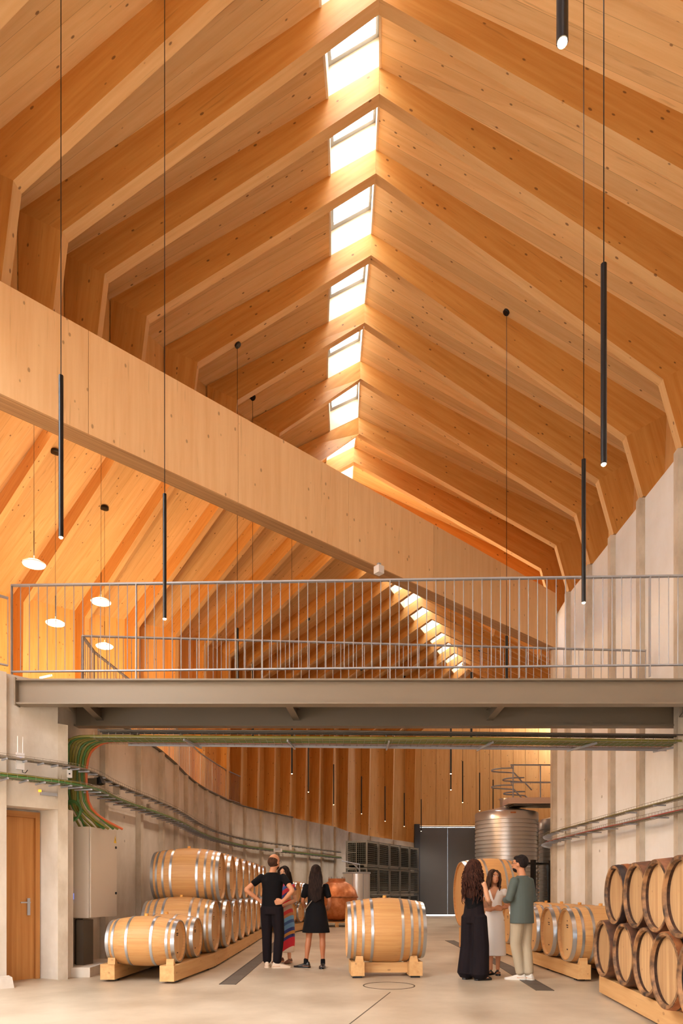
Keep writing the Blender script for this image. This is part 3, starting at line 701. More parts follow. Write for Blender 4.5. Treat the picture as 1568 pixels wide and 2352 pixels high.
# stained barrels
hk = {'a': ['rust_black', 'rust_orange', 'rust_orange', 'rust_black', 'rust_black'], 'b': ['rust_brown', 'rust_black', 'rust_black', 'rust_brown'], 'c': ['rust_red', 'rust_brown', 'rust_black', 'rust_brown'], 'd': ['rust_orange', 'rust_orange', 'rust_brown', 'rust_black', 'rust_black']}
dk = [('dark2', 'a', 3.05, 7.47, 1.2, 'black stained barrel with two orange rings, end of the upper tier'), ('dark', 'b', 2.96, 6.75, 1.2, 'stained barrel with a wide brown hoop, second in the upper tier'),
      ('dark', 'c', 2.83, 6.04, 1.2, 'stained barrel with a reddish rusty hoop, third in the upper tier'), ('dark', 'b', 2.68, 5.33, 1.2, 'stained barrel with a wide brown hoop, fourth in the upper tier'),
      ('dark', 'b', 3.07, 7.85, .58, 'dark stained barrel on the ground tier, next to the pale row'), ('dark', 'b', 3.0, 7.12, .58, 'dark stained barrel on the ground tier, second from the pale row'),
      ('dark', 'b', 2.905, 6.40, .58, 'dark stained barrel on the ground tier, third from the pale row'), ('dark2', 'd', 2.75, 5.7, .58, 'stained barrel with orange brown bands on the ground tier'),
      ('dark', 'c', 2.62, 4.97, .58, 'rusty stained barrel at the near end of the ground tier'), ('dark', 'c', 2.53, 4.62, 1.2, 'rusty stained barrel at the near end of the upper tier')]
da_ = math.pi+R_(-5)
for i, (kd, hm, X, Z, z, lab) in enumerate(dk):
    barrel(kd, lab, V(X, Z, z)-V(math.cos(da_), math.sin(da_), 0)*.475, da_, 'stained barrels in two tiers', ('stained_oak', 'stained_head', 'rust_brown'), roll=i*.7, bung=False, hoopm=hk[hm])
rack('pair of pale timber rails under the stained barrels', [[(3.26, 8.2), (2.85, 4.6)], [(3.84, 8.0), (3.4, 4.5)]], .16, .2, feet=False)
rk = empty('spacer_rail', 'dark timber bars carrying the upper tier of stained barrels', 'rack')
for ox in (.24, .72):
    put_x('rail', MB().bar(V(3.08+ox, 7.95, .93), V(2.6+ox, 4.7, .93), .08, .06), 'stained_oak', rk, V(.1, 1, 0))
# far rack beyond the visitors
fb = [(-1.22, 20.1), (-1.02, 20.85), (-.83, 21.6), (-.6, 22.35)]
for i, (X, Z) in enumerate(fb):
    a = R_(-16); barrel('small', 'small pale barrel, %s in the low far row leading to the copper still' % ORD[i], V(X, Z, .585)-V(math.cos(a), math.sin(a), 0)*.475, a, 'barrels near the copper still')
for i, (X, Z) in enumerate(((-1.1, 20.45), (-.9, 21.2))):
    a = R_(-14); barrel('small', 'small pale barrel lying on top of the far row, %s from the long stack' % ORD[i], V(X, Z, 1.19)-V(math.cos(a), math.sin(a), 0)*.475, a, 'barrels near the copper still')
rack('timber rails under the low row near the copper still', [[(-1.35, 19.7), (-.75, 22.8)], [(-2.05, 19.9), (-1.4, 23.0)]], .16, .22)
# ================================================================== copper still, steel vat, tanks
rust('copper', (190, 112, 66), (214, 140, 92)); MATS['copper'].node_tree.nodes['Principled BSDF'].inputs['Metallic'].default_value = .55; MATS['copper'].node_tree.nodes['Principled BSDF'].inputs['Roughness'].default_value = .42
m, nt, b = newmat('stainless')
b.inputs['Base Color'].default_value = srgb(228, 226, 226); b.inputs['Metallic'].default_value = .75; b.inputs['Roughness'].default_value = .3
cs = empty('copper_still', 'round copper still with a domed lid on a timber pallet', 'still', loc=(.08, 23.9, 0))
put('body', MB().lathe([(.25, .2), (.5, .28), (.68, .5), (.72, .8), (.71, 1.0), (.68, 1.02)], 36), 'copper', cs, True)
put('lid', MB().lathe([(.72, 1.0), (.72, 1.06), (.66, 1.25), (.5, 1.45), (.3, 1.56), (.25, 1.57)], 36), 'copper', cs, True)
put('rim', MB().lathe([(.73, .99), (.75, 1.0), (.75, 1.03), (.73, 1.04)], 36), 'rust_orange', cs, True)
put('collar', MB().lathe([(.3, 1.56), (.3, 1.66), (.24, 1.66)], 24), 'copper', cs, True)
for a in range(8): put('bolt', MB().tube([(.27*math.cos(a*.785), .27*math.sin(a*.785), 1.64), (.27*math.cos(a*.785), .27*math.sin(a*.785), 1.72)], .025, 8), 'galvanised', cs)
for s in (-.4, 0, .4): put_x('pallet_beam', MB().box((s, 0, .07), (.12, 1.5, .14)), 'rail_wood', cs, V(0,1,0))
put_x('pallet_board', MB().box((0, 0, .16), (1.3, 1.3, .03)), 'rail_wood', cs, V(1,0,0))
for a in (.6, 2.2, 3.9, 5.4): put('leg', MB().tube([(.45*math.cos(a), .45*math.sin(a), .17), (.6*math.cos(a), .6*math.sin(a), .5)], .03, 8), 'galvanised', cs)
vt = empty('steel_vat', 'open topped stainless steel vat between the copper still and the wire crates', 'vat', loc=(.82, 25.4, 0))
put('shell', MB().lathe([(.5, .25), (.5, 1.9), (.47, 1.9), (.47, .3)], 40), 'stainless', vt, True)
put('rim', MB().lathe([(.5, 1.86), (.525, 1.87), (.525, 1.92), (.46, 1.92)], 40), 'galvanised', vt, True)
for a in (.5, 2.6, 4.7): put('leg', MB().tube([(.42*math.cos(a), .42*math.sin(a), 0), (.42*math.cos(a), .42*math.sin(a), .28)], .04, 8), 'galvanised', vt)
for a in (-1.9, -1.1): put('seam', MB().tube([(.503*math.cos(a), .503*math.sin(a), .3), (.503*math.cos(a), .503*math.sin(a), 1.86)], .015, 6), 'galvanised', vt)
put('swing_arm', MB().tube([(.1, -.3, 1.9), (.1, -.3, 2.2), (-.55, -.3, 2.33)], .025, 8).tube([(.1, -.3, 2.0), (-.15, -.3, 2.24)], .018, 8), 'galvanised', vt)
def tank(label, c, r, h, cone=.22):
    t = empty('steel_tank', label, 'tank', 'ribbed stainless tanks', loc=c)
    prof = [(r*.9, .5), (r, .58)]; z = .6
    while z < h-.42:
        prof += [(r, z), (r, z+.10), (r-.035, z+.108), (r-.035, z+.14)]; z += .15
    prof += [(r, z), (r, h-.05), (r-.03, h)]
    put('shell', MB().lathe(prof, 64, cap=False), 'stainless', t, True)
    put('cone_top', MB().lathe([(r-.03, h), (.26, h+cone), (.26, h+cone+.005)], 64), 'stainless', t, True)
    put('neck', MB().lathe([(.24, h+cone-.02), (.24, h+cone+.3), (.27, h+cone+.3), (.27, h+cone+.34), (.05, h+cone+.36)], 32), 'stainless', t, True)
    put('label_plate', MB().box((-.05, -r-.005, h-.1), (.2, .02, .05)), 'copper', t)
    for a in (.8, 2.4, 3.9, 5.5): put('leg', MB().tube([(r*.85*math.cos(a), r*.85*math.sin(a), 0), (r*.85*math.cos(a), r*.85*math.sin(a), .6)], .06, 10), 'stainless', t)
    return t
tank('tall ribbed stainless tank with a cone top beyond the grey shirted man', V(6.62, 26.3, 0), 1.19, 4.22)
tank('ribbed stainless tank half hidden behind the corner of the white wall', V(9.1, 26.6, 0), 1.1, 4.0)
ga = empty('tank_gantry', 'galvanised service platform with hooped guard rails above the tanks', 'platform')
GZ = 25.0; gz = HC+(HY-1846)*GZ/F
x0, x1 = (1168-CX)*GZ/F, 9.5
plain('gantry_panel', (236, 204, 184), .5)
put('platform', MB().box(((x0+x1)/2, GZ+.44, gz+.12), (x1-x0, .9, .22)), 'gantry_panel', ga)
put('soffit', MB().box(((x0+x1)/2+.1, GZ+.44, gz-.03), (x1-x0-.2, .8, .06)), 'steel_dark', ga)
for s in (8.05, 9.4): put('strut', MB().bar(V(s, GZ+.07, gz), V(s, GZ+.07, 0), .1, .1), 'galvanised', ga)
for n_, yy in enumerate((1757, 1797)):
    z = HC+(HY-yy)*GZ/F; xe = (1172-CX)*GZ/F
    put('guard_rail', MB().tube([(x1, GZ, z), (xe, GZ, z), (xe+.1, GZ+.12, z-.1)], .028, 8), 'galvanised', ga)
for xx in (xe+.1, xe+1.1, x1-.7):
    put('guard_post', MB().tube([(xx, GZ+.02, gz+.2), (xx, GZ+.02, HC+(HY-1757)*GZ/F)], .025, 8), 'galvanised', ga)
for j, (yy, px, dz) in enumerate(((1764, 1134, 0), (1786, 1160, .9), (1803, 1134, .3), (1818, 1162, 1.1))):
    Z = GZ+dz; z = HC+(HY-yy)*Z/F-.06; xa = (px-CX)*Z/F; xb = xa+.72
    lp_ = [(xb, Z, z+.06), (xa+.28, Z, z+.05)]+[(xa+.28-.28*math.sin(t), Z+.35-.35*math.cos(t), z+.04) for t in (.4, .9, 1.57, 2.2, 2.7, 3.14)]+[(xb+.2, Z+.7, z), (xb+.5, Z+.75, z-.3)]
    put('hoop_rail', MB().tube(lp_, .026, 8), 'galvanised', ga)
# ================================================================== wire crates
plain('bottle_dark', (30, 34, 30), .25); plain('crate_steel', (150, 148, 142), .4, .7)
cr = empty('wire_crate', None, 'crate', 'stacked wire crates of dark bottles')
W_, D_, H_ = .94, 1.12, 1.06
fm = MB()
for sx in (-1, 1):
    for sy in (-1, 1): fm.box((sx*(W_/2-.025), sy*(D_/2-.025), H_/2), (.05, .05, H_))
for z in (.1, H_-.03):
    for s in (-1, 1): fm.box((0, s*(D_/2-.02), z), (W_, .035, .04)); fm.box((s*(W_/2-.02), 0, z), (.035, D_, .04))
put('frame', fm, 'crate_steel', cr)
wm = MB()
for s in (-1, 1):
    for i in range(1, 12): wm.box((s*(W_/2-.01), 0, .1+i*.08), (.006, D_, .008)); wm.box((0, s*(D_/2-.01), .1+i*.08), (W_, .006, .006))
    for i in range(1, 10): wm.box((-W_/2+i*W_/10, s*(D_/2-.01), H_/2+.05), (.006, .006, H_-.12))
    wm.box((0, s*(D_/2), H_/2+.05), (.035, .02, H_-.1)); wm.box((-W_/4, s*(D_/2), H_*.55), (W_/2, .02, .03))
put('wire_mesh', wm, 'crate_steel', cr)
bt = MB()
for i in range(10):
    bt.box((0, 0, .17+i*.085), (W_-.12, D_-.14, .068))
put('bottle_layers', bt, 'bottle_dark', cr)
for s in (-1, 0, 1): put('skid', MB().box((s*W_*.4, 0, .04), (.09, D_, .08)), 'crate_steel', cr)
cd = V(3.95-1.1, 33.0-27.5, 0).normalized(); cz = math.atan2(-cd.x, cd.y)
lvn = ['bottom', 'middle', 'top']
for c_ in range(5):
    for l_ in range(3):
        o = cr if (c_ == 0 and l_ == 0) else copy_tree(cr)
        o.location = V(1.12, 27.55, 0)+cd*(1.17*c_)+V(0, 0, 1.085*l_); o.rotation_euler.z = cz
        o['label'] = ('wire crate of dark bottles, %s of the stack beside the steel vat' if c_ == 0 else 'wire crate of dark bottles, %s of the stack beside the dark door' if c_ == 4 else 'wire crate of dark bottles, %s tier, ' + ORD[c_] + ' stack from the steel vat') % lvn[l_]
# ================================================================== floor fittings
plain('grate', (92, 82, 72), .6, .3); plain('groove', (92, 78, 62), .9)
def drain(label, path):
    r = empty('floor_drain', label, 'drain', 'slotted floor drains')
    for a, b_ in zip(path[:-1], path[1:]):
        a, b_ = V(*a, 0), V(*b_, 0); n = max(1, round((b_-a).length/.5)); d = (b_-a).normalized()
        for i in range(n):
            p, q = lerp(a, b_, i/n)+d*.006, lerp(a, b_, (i+1)/n)-d*.006
            put('grate_plate', MB().bar(p+V(0,0,.003), q+V(0,0,.003), .19, .006), 'grate', r)
        for s in (-1, 1):
            sd = V(-d.y, d.x, 0)*.105*s
            put('edge', MB().bar(a+sd+V(0,0,.004), b_+sd+V(0,0,.004), .015, .008), 'grate', r)
drain('slotted floor drain along the long barrel stack', [(-1.42, 9.05), (-1.36, 13), (-1.34, 20)])
drain('slotted floor drain running past the man in the grey green shirt', [(2.62, 8.5), (2.8, 11.2), (2.86, 17)])
mh = lvl(893, 2264, 0); tag(put('manhole_cover', MB().lathe([(.325, 0), (.325, .003), (.342, .003), (.342, 0)], 48, o=V(mh.x, mh.y, .0005), cap=False), 'groove'), 'thin round manhole ring in the floor before the lone barrel', 'manhole')
j0, j1 = lvl(896, 2279, 0), lvl(790, 2362, 0)
put('floor_joint', MB().bar(j0+V(0,0,.001), j1+V(0,0,.001), .012, .002), 'groove', fl)

# forklift parked behind the corner of the white wall
fk = empty('forklift', 'dark forklift with a red body, mostly hidden behind the corner of the white wall', 'forklift', loc=(5.25, 18.6, 0), rz=.5)
plain('forklift_red', (150, 40, 34), .45)
put('body', MB().box((0, .3, .62), (1.0, 1.3, .62)), 'forklift_red', fk); put('counterweight', MB().box((0, 1.05, .6), (1.0, .35, .7)), 'black_metal', fk)
for s in (-1, 1):
    put('mast_rail', MB().box((s*.33, -.55, 1.05), (.08, .12, 2.0)), 'black_metal', fk); put('fork', MB().box((s*.25, -1.1, .08), (.12, 1.1, .05)), 'black_metal', fk)
    for yy in (-.25, .9): put('wheel', MB().lathe([(.12, -.09), (.26, -.09), (.28, -.05), (.28, .05), (.26, .09), (.12, .09)], 20, V(s*.46, yy, .28), V(1,0,0)), 'black_metal', fk, True)
    for yy in (-.35, .95): put('guard_post', MB().bar(V(s*.45, yy, .9), V(s*.42, yy*.9, 1.95), .05, .05), 'black_metal', fk)
put('guard_roof', MB().box((0, .27, 1.97), (.9, 1.25, .05)), 'black_metal', fk); put('seat', MB().box((0, .45, 1.0), (.45, .45, .12)).box((0, .65, 1.25), (.45, .1, .45)), 'black_metal', fk)
put('carriage', MB().box((0, -.6, .45), (.75, .05, .5)), 'steel_dark', fk)
# ================================================================== cable trays and electrics
plain('cable_green', (72, 116, 60), .5); plain('cable_olive', (124, 118, 48), .5); plain('cable_orange', (196, 96, 52), .5); plain('cable_red', (170, 44, 36), .5)
plain('tray_wire', (150, 140, 126), .4, .6); plain('white_plastic', (232, 230, 232), .45); plain('cabinet_paint', (206, 194, 180), .38, .1)
plain('sign_yellow', (236, 196, 40), .5); plain('ink', (24, 22, 20), .6); plain('led_blue', (120, 150, 255), .4, 0, (110, 140, 255), 2); plain('amber', (255, 190, 40), .4, 0, (255, 170, 30), 3)
def offset_path(path, s):
    out = []
    for i, p in enumerate(path):
        d = (path[min(i+1, len(path)-1)]-path[max(i-1, 0)]); d.z = 0; d.normalize(); out.append(p+V(-d.y, d.x, 0)*s)
    return out
def resample(path, step):
    out = [path[0]]
    for a, b_ in zip(path[:-1], path[1:]):
        n = max(1, round((b_-a).length/step)); out += [lerp(a, b_, (i+1)/n) for i in range(n)]
    return out
def smooth(path, it=2):
    for _ in range(it):
        out = [path[0]]
        for a, b_ in zip(path[:-1], path[1:]): out += [lerp(a, b_, .25), lerp(a, b_, .75)]
        path = out+[path[-1]]
    return path
def tray(label, path, wd=.2, hh=.06, cables=(), bracket=1.3, step=.1, wallside=1):
    r = empty('cable_tray', label, 'cable tray', 'wire basket cable trays')
    path = smooth(path, 2); mb = MB()
    for s, z in ((-wd/2, 0), (-wd/6, 0), (wd/6, 0), (wd/2, 0), (-wd/2, hh), (wd/2, hh)):
        mb.tube([p+V(0, 0, z) for p in offset_path(path, s)], .0035, 4, False)
    fine = resample(path, step)
    l, rr = offset_path(fine, -wd/2), offset_path(fine, wd/2)
    for a, b_ in zip(l, rr):
        mb.tube([a+V(0,0,hh), a, b_, b_+V(0,0,hh)], .0025, 3, False)
    put('wire_basket', mb, 'tray_wire', r)
    for s, rad, mt, zz in cables:
        rnd = random.Random(int(s*1000)+7)
        pp = [p+V(0, 0, zz+rad+rnd.uniform(0, .008)) for p in offset_path(resample(path, .35), s)]
        put('cable', MB().tube(pp, rad, 6), mt, r, True)
    br = resample(path, bracket)
    for a, b_ in zip(offset_path(br, -wd*.6*wallside), offset_path(br, wd*.8*wallside)):
        put('bracket', MB().bar(a-V(0,0,.014), b_-V(0,0,.014), .02, .02), 'galvanised', r)
    return r
lpath = [on_wall(-60, -.17), on_wall(120, -.17), V(-3.5, 9.75, 0)] + [p+V(.26, 0, 0) for p in lw[1:9]] + [p+V(.24, -.12, 0) for p in lw[9:17]]
tray('lower wire tray of green cables along the curved concrete wall', [p+V(0,0,2.70) for p in lpath], .2, .06, [(-.08, .016, 'cable_green', 0), (-.045, .018, 'cable_green', 0), (-.01, .018, 'cable_green', 0), (.03, .016, 'cable_green', 0), (.065, .014, 'cable_green', 0), (-.06, .013, 'cable_olive', .03), (.0, .013, 'cable_green', .03), (.085, .009, 'cable_red', 0)])
tray('upper wire tray of thin grey cables along the curved concrete wall', [p+V(0,0,2.96) for p in lpath], .12, .05, [(-.03, .012, 'tray_wire', 0), (0, .01, 'steel_dark', 0), (.03, .012, 'steel_dark', 0)])
rp = [V(XR-.22, 3, 0), V(XR-.22, 9, 0), V(XR-.22, 13, 0), V(XR-.2, 15.2, 0), V(XR-.12, 16.4, 0), V(XR+.2, 17.4, 0), V(XR+.75, 18.3, 0)]
tray('lower wire tray along the white concrete wall', [p+V(0,0,2.38) for p in rp], .2, .06, [(-.06, .014, 'cable_olive', 0), (-.02, .012, 'tray_wire', 0), (.03, .014, 'cable_green', 0), (.06, .01, 'cable_red', 0)], wallside=-1)
tray('upper wire tray along the white concrete wall', [p+V(0,0,2.57) for p in rp], .14, .05, [(-.03, .012, 'tray_wire', 0), (.03, .012, 'cable_olive', 0)], wallside=-1)
# bundle under the footbridge, with the drop to the cabinet
ub = empty('cable_bundle', 'thick green cable bundle slung under the footbridge and dropping to the cabinet', 'cables')
TZ = 10.0; zu = HC+(HY-1700)*TZ/F
for j in range(10):
    y0 = TZ-.18+.04*j; xx = -3.93+.034*j
    drop = [(xx+.42, y0, zu+.02), (xx+.22, y0, zu+.012), (xx+.07, y0-.01, zu-.06), (xx+.01, y0*.3+TZ*.7, zu-.2), (xx, TZ-.03+.012*(j % 3), zu-.45), (xx, TZ-.02+.015*(j % 3), 2.75), (xx+.02*math.sin(j), TZ+.06, 2.5), (xx+.05*math.sin(2*j)+.05+.012*j, TZ+.2, 2.34), (xx+.1+.03*j, TZ+.3+.02*j, 2.19)]
    mt = 'cable_orange' if j == 9 else ('cable_green' if j in (1, 5, 7) else 'cable_olive')
    put('cable', MB().tube([(XR-.05, y0+.32, zu+.02), (2, y0+.15, zu+.02), (-1, y0+.05, zu+.015)]+smooth([V(*p) for p in drop], 1), .0185, 7), mt, ub, True)
for j in range(3):
    put('cable', MB().tube([(-3.4, TZ-.2+.1*j, zu+.1), (0, TZ-.17+.1*j, zu+.095), (XR-.05, TZ+.1+.1*j, zu+.1)], .012, 6), 'steel_dark', ub, True)
bk = MB()
for s in (-.22, -.11, 0, .11, .22): bk.tube([(-3.5, TZ+s, zu-.006), (0, TZ+.1+s, zu-.006), (XR-.05, TZ+.32+s, zu-.006)], .0035, 4)
n = 84
for i in range(n):
    x = -3.45+i*(XR+3.4)/n; yc = TZ+.02+.06*(x+3.5)*.6; bk.tube([(x, yc-.22, zu+.07), (x, yc-.22, zu-.008), (x, yc+.22, zu-.008), (x, yc+.22, zu+.07)], .003, 3, False)
put('wire_basket', bk, 'tray_wire', ub)
put('side_strip', MB().bar(V(-3.1, TZ+.26, zu), V(XR-.05, TZ+.6, zu-.01), .012, .06), 'galvanised', ub)
for px, tilt in ((200, .18), (445, .12), (670, .06), (893, 0), (1118, -.1), (1345, -.2), (1560, -.25)):
    x = (px-CX)*TZ/F; yy = TZ+.02+.04*(x+3.5)
    put('hanger', MB().bar(V(x-tilt, yy-.2, zu-.02), V(x+tilt*.3, yy+.3, zu-.035), .02, .03).tube([(x+tilt*.3, yy+.3, zu-.05), (x+tilt*.3, yy+.3, zu+.25)], .006, 5), 'galvanised', ub)
for c_ in range(3):
    put('coil', MB().tube([(-3.86+.13*math.cos(t*.33), TZ+.02+.02*c_, 2.42+(.15-.02*c_)*math.sin(t*.33)) for t in range(20)], .015, 6), 'cable_green', ub, True)
# cabinet
e1, e2 = V((207-CX)*10.1/F, 10.1, 0), V((267-CX)*10.82/F, 10.82, 0)
cdv = (e2-e1).normalized(); cn = V(cdv.y, -cdv.x, 0); wdt = (e2-e1).length
cab = empty('electrical_cabinet', 'grey painted electrical cabinet on the concrete wall with a warning triangle', 'cabinet', loc=(e1.x, e1.y, .84), rz=math.atan2(cdv.y, cdv.x))
CH = 1.355; dep = .31                     # local x along the face, local -y out of the wall
put('body', MB().box((wdt/2, dep/2+.02, CH/2), (wdt, dep, CH)), 'cabinet_paint', cab)
dr_ = put('door', MB().box((wdt/2, .002, CH/2), (wdt-.012, .025, CH-.012)), 'cabinet_paint', cab)
for z in (CH*.27, CH*.8): put('lock', MB().lathe([(.02, 0), (.02, .012), (.008, .013)], 12, V(wdt-.04, -.012, z), V(0,-1,0)), 'ink', dr_)
sg = put('warning_sign', MB().prism([V(wdt-.09, -.012, CH-.2), V(wdt-.02, -.012, CH-.2), V(wdt-.055, -.012, CH-.09)], [V(wdt-.09, -.014, CH-.2), V(wdt-.02, -.014, CH-.2), V(wdt-.055, -.014, CH-.09)]), 'sign_yellow', dr_)
put('bolt_mark', MB().prism([V(wdt-.058, -.0142, CH-.19), V(wdt-.05, -.0142, CH-.165), V(wdt-.045, -.0142, CH-.16), V(wdt-.054, -.0142, CH-.12), V(wdt-.06, -.0142, CH-.155), V(wdt-.053, -.0142, CH-.16)], [V(wdt-.058, -.015, CH-.19), V(wdt-.05, -.015, CH-.165), V(wdt-.045, -.015, CH-.16), V(wdt-.054, -.015, CH-.12), V(wdt-.06, -.015, CH-.155), V(wdt-.053, -.015, CH-.16)]), 'ink', dr_)
put('indicator', MB().box((-.004, dep-.02, .32), (.012, .04, .09)), 'led_blue', cab)
put('conduit', MB().tube([(-.02, dep, -.1), (-.02, dep, CH+.05)], .012, 8), 'galvanised', cab)
put('cable_duct', MB().box((.13, dep*.55, -.38), (.26, .12, .7)), 'steel_dark', cab)
put('cable_duct', MB().box((.1, dep*.8, -.38), (.07, .08, .72)), 'black_metal', cab)
put('plinth', MB().box((-3.72, 10.45, .07), (.42, 1.3, .14)), 'concrete', wl)
put('plinth', MB().prism([on_wall(-150, -.02), on_wall(20, -.02), on_wall(33, -.34), on_wall(-150, -.34)], [x+V(0,0,.13) for x in (on_wall(-150, -.02), on_wall(20, -.02), on_wall(28, -.26), on_wall(-150, -.26))]), 'concrete', wl)
# router with two aerials
rp_ = on_wall(46, -.12)
ro = empty('wifi_router', 'white wall router with two upright aerials above the oak door', 'router', loc=rp_+V(0,0,HC+(HY-1768)*rp_.y/F), rz=math.atan2(u.y, u.x))
put('case', MB().box((0, 0, .11), (.1, .035, .22)), 'white_plastic', ro)
for s in (-.035, .03): put('aerial', MB().tube([(s, 0, .2), (s, 0, .44)], [.009, .006], 8), 'white_plastic', ro)
put('led', MB().box((0, .019, .15), (.02, .004, .02)), 'led_blue', ro); put('lead', MB().tube([(-.03, 0, 0), (-.03, 0, -.03), (-.06, .02, -.04), (-.08, .05, 0)], .005, 6), 'black_metal', ro)
def small_box(name, label, cat, px, off, size, mt, extra=None):
    p = px if isinstance(px, Vector) else None
    o = empty(name, label, cat, loc=p, rz=off); put('case', MB().box((0, 0, 0), size), mt, o)
    if extra: extra(o)
    return o
def wallpt(px, py, off=-.1):
    p = on_wall(px, off); p = p.copy(); p.z = HC+(HY-py)*p.y/F; return p
aw = math.atan2(u.y, u.x)
small_box('emergency_light', 'small emergency light with an amber lamp over the oak door', 'light', wallpt(112, 1824, .03), aw, (.22, .04, .04), 'galvanised', lambda o: put('amber_lamp', MB().box((.13, .02, .03), (.03, .03, .03)), 'amber', o))
small_box('junction_box', 'pale junction box on the tray at the corner pilaster', 'junction box', at(160, 1778, 9.6), .3, (.07, .05, .11), 'white_plastic', lambda o: put('port', MB().box((0, -.028, 0), (.02, .008, .02)), 'ink', o))
small_box('floodlight', 'grey floodlight clamped to the upper tray above the cabinet', 'floodlight', at(216, 1796, 10.3), -.2, (.16, .1, .1), 'tray_wire', lambda o: put('visor', MB().prism([V(.08,-.06,-.05), V(.08,.06,-.05), V(.08,.06,.05), V(.08,-.06,.05)], [V(.16,-.05,-.03), V(.16,.05,-.03), V(.12,.05,.07), V(.12,-.05,.07)]), 'black_metal', o))
small_box('junction_box', 'grey junction box with a cable loop on the tray past the cabinet', 'junction box', at(268, 1814, 11.4), 0, (.1, .08, .15), 'cabinet_paint', lambda o: put('cable_loop', MB().tube([(-.06+.07*math.cos(t*.5)-.05, 0, .05+.09*math.sin(t*.5)) for t in range(10)], .008, 6), 'cable_green', o))
small_box('junction_box', 'grey junction box pair on the tray near the top barrel', 'junction box', at(335, 1853, 13.4), 0, (.2, .08, .12), 'cabinet_paint', lambda o: put('cover', MB().box((0, -.045, 0), (.16, .01, .09)), 'tray_wire', o))
small_box('wall_socket', 'small white socket above the far tray near the bald man', 'socket', at(666, 1947, 26.2), 0, (.12, .06, .18), 'white_plastic', lambda o: put('cover', MB().box((0, -.035, 0), (.08, .01, .12)), 'white_plastic', o))
small_box('wall_socket', 'white twin spotlight on the far tray just above the bald man', 'spotlight', at(638, 1953, 24.6), 0, (.3, .12, .12), 'white_plastic', lambda o: put('cover', MB().box((0, -.065, .03), (.2, .01, .1)), 'galvanised', o))
cm = at(838, 1270, 10.9)
cm = lvl(838, 1268, HC+5.22); cm = cm+V(.25,.55,0); cm.z = HC+5.2
small_box('security_camera', 'small white camera box fixed under the great timber beam', 'camera', cm, .7, (.12, .12, .12), 'white_plastic', lambda o: put('bracket', MB().box((0, 0, .08), (.05, .05, .06)), 'galvanised', o))
tl = at(105, 1554, 17.2)
plain('tube_glow', (255, 250, 240), .4, 0, (255, 240, 210), 4)
small_box('tube_light', 'short white tube light on the timber wall behind the balusters', 'light', tl, -.5, (.42, .04, .04), 'tube_glow', lambda o: put('cap', MB().box((.2, 0, 0), (.03, .045, .045)), 'white_plastic', o))
# ================================================================== people
def skinmat(name, a, rough=.5): return plain(name, a, rough, spec=.35)
skinmat('skin_tan', (196, 134, 98)); skinmat('skin_light', (216, 160, 126)); skinmat('skin_brown', (176, 112, 78))
plain('eye_dark', (28, 20, 18), .2); plain('eye_white', (232, 226, 220), .3); plain('lips', (160, 84, 72), .45)
plain('cloth_black', (13, 10, 13), .9, spec=.2); plain('cloth_charcoal', (25, 18, 22), .9, spec=.2); plain('cloth_greygreen', (78, 88, 84), .8); plain('cloth_beige', (176, 160, 136), .8)
plain('cloth_white', (236, 228, 222), .8); plain('shoe_cream', (222, 200, 178), .6); plain('shoe_white', (216, 210, 200), .6); plain('leather_black', (22, 18, 18), .35); plain('leather_brown', (104, 60, 40), .5); plain('strap_grey', (130, 112, 96), .6)
def hairmat(name, a, b_):
    m, nt, b = newmat(name); mp = mapping(nt, (22, 22, 3)); n = N(nt, 'ShaderNodeTexNoise'); n.inputs['Scale'].default_value = 3; n.inputs['Detail'].default_value = 5
    nt.links.new(mp.outputs[0], n.inputs['Vector']); r = ramp(nt, n.outputs[0], [(.35, a), (.7, b_)]); nt.links.new(r.outputs[0], b.inputs['Base Color']); b.inputs['Roughness'].default_value = .8; b.inputs['Specular IOR Level'].default_value = .12
hairmat('hair_dark', (24, 17, 16), (52, 36, 30)); hairmat('hair_curly', (34, 20, 18), (84, 50, 38)); hairmat('hair_short', (26, 20, 20), (50, 40, 38)); hairmat('hair_brown', (46, 30, 24), (86, 58, 42))
m, nt, b = newmat('cloth_stripes')
tc = N(nt, 'ShaderNodeTexCoord'); sp = N(nt, 'ShaderNodeSeparateXYZ'); nt.links.new(tc.outputs['Object'], sp.inputs[0])
ma = N(nt, 'ShaderNodeMath', operation='MULTIPLY_ADD'); ma.inputs[1].default_value = .75; nt.links.new(sp.outputs[0], ma.inputs[0]); nt.links.new(sp.outputs[2], ma.inputs[2])
mu = N(nt, 'ShaderNodeMath', operation='DIVIDE'); mu.inputs[1].default_value = 1.5; nt.links.new(ma.outputs[0], mu.inputs[0])
rr = ramp(nt, mu.outputs[0], [(0, (226, 206, 184)), (.11, (204, 36, 52)), (.22, (52, 50, 110)), (.26, (190, 130, 60)), (.30, (50, 60, 120)), (.34, (98, 140, 180)), (.40, (60, 90, 140)), (.44, (104, 150, 186)), (.49, (176, 112, 66)), (.53, (190, 48, 44)), (.58, (176, 150, 130)), (.64, (206, 40, 44)), (.7, (190, 140, 100)), (.76, (56, 60, 120)), (.80, (206, 50, 60)), (.85, (70, 90, 150)), (.9, (200, 70, 90))])
rr.color_ramp.interpolation = 'CONSTANT'; nt.links.new(rr.outputs[0], b.inputs['Base Color']); b.inputs['Roughness'].default_value = .8
SIDES = 'LR'; PAIRS = {'shoes': 'shoe', 'soles': 'sole', 'socks': 'sock', 'sandals': 'sandal', 'sandal_straps': 'sandal_strap'}
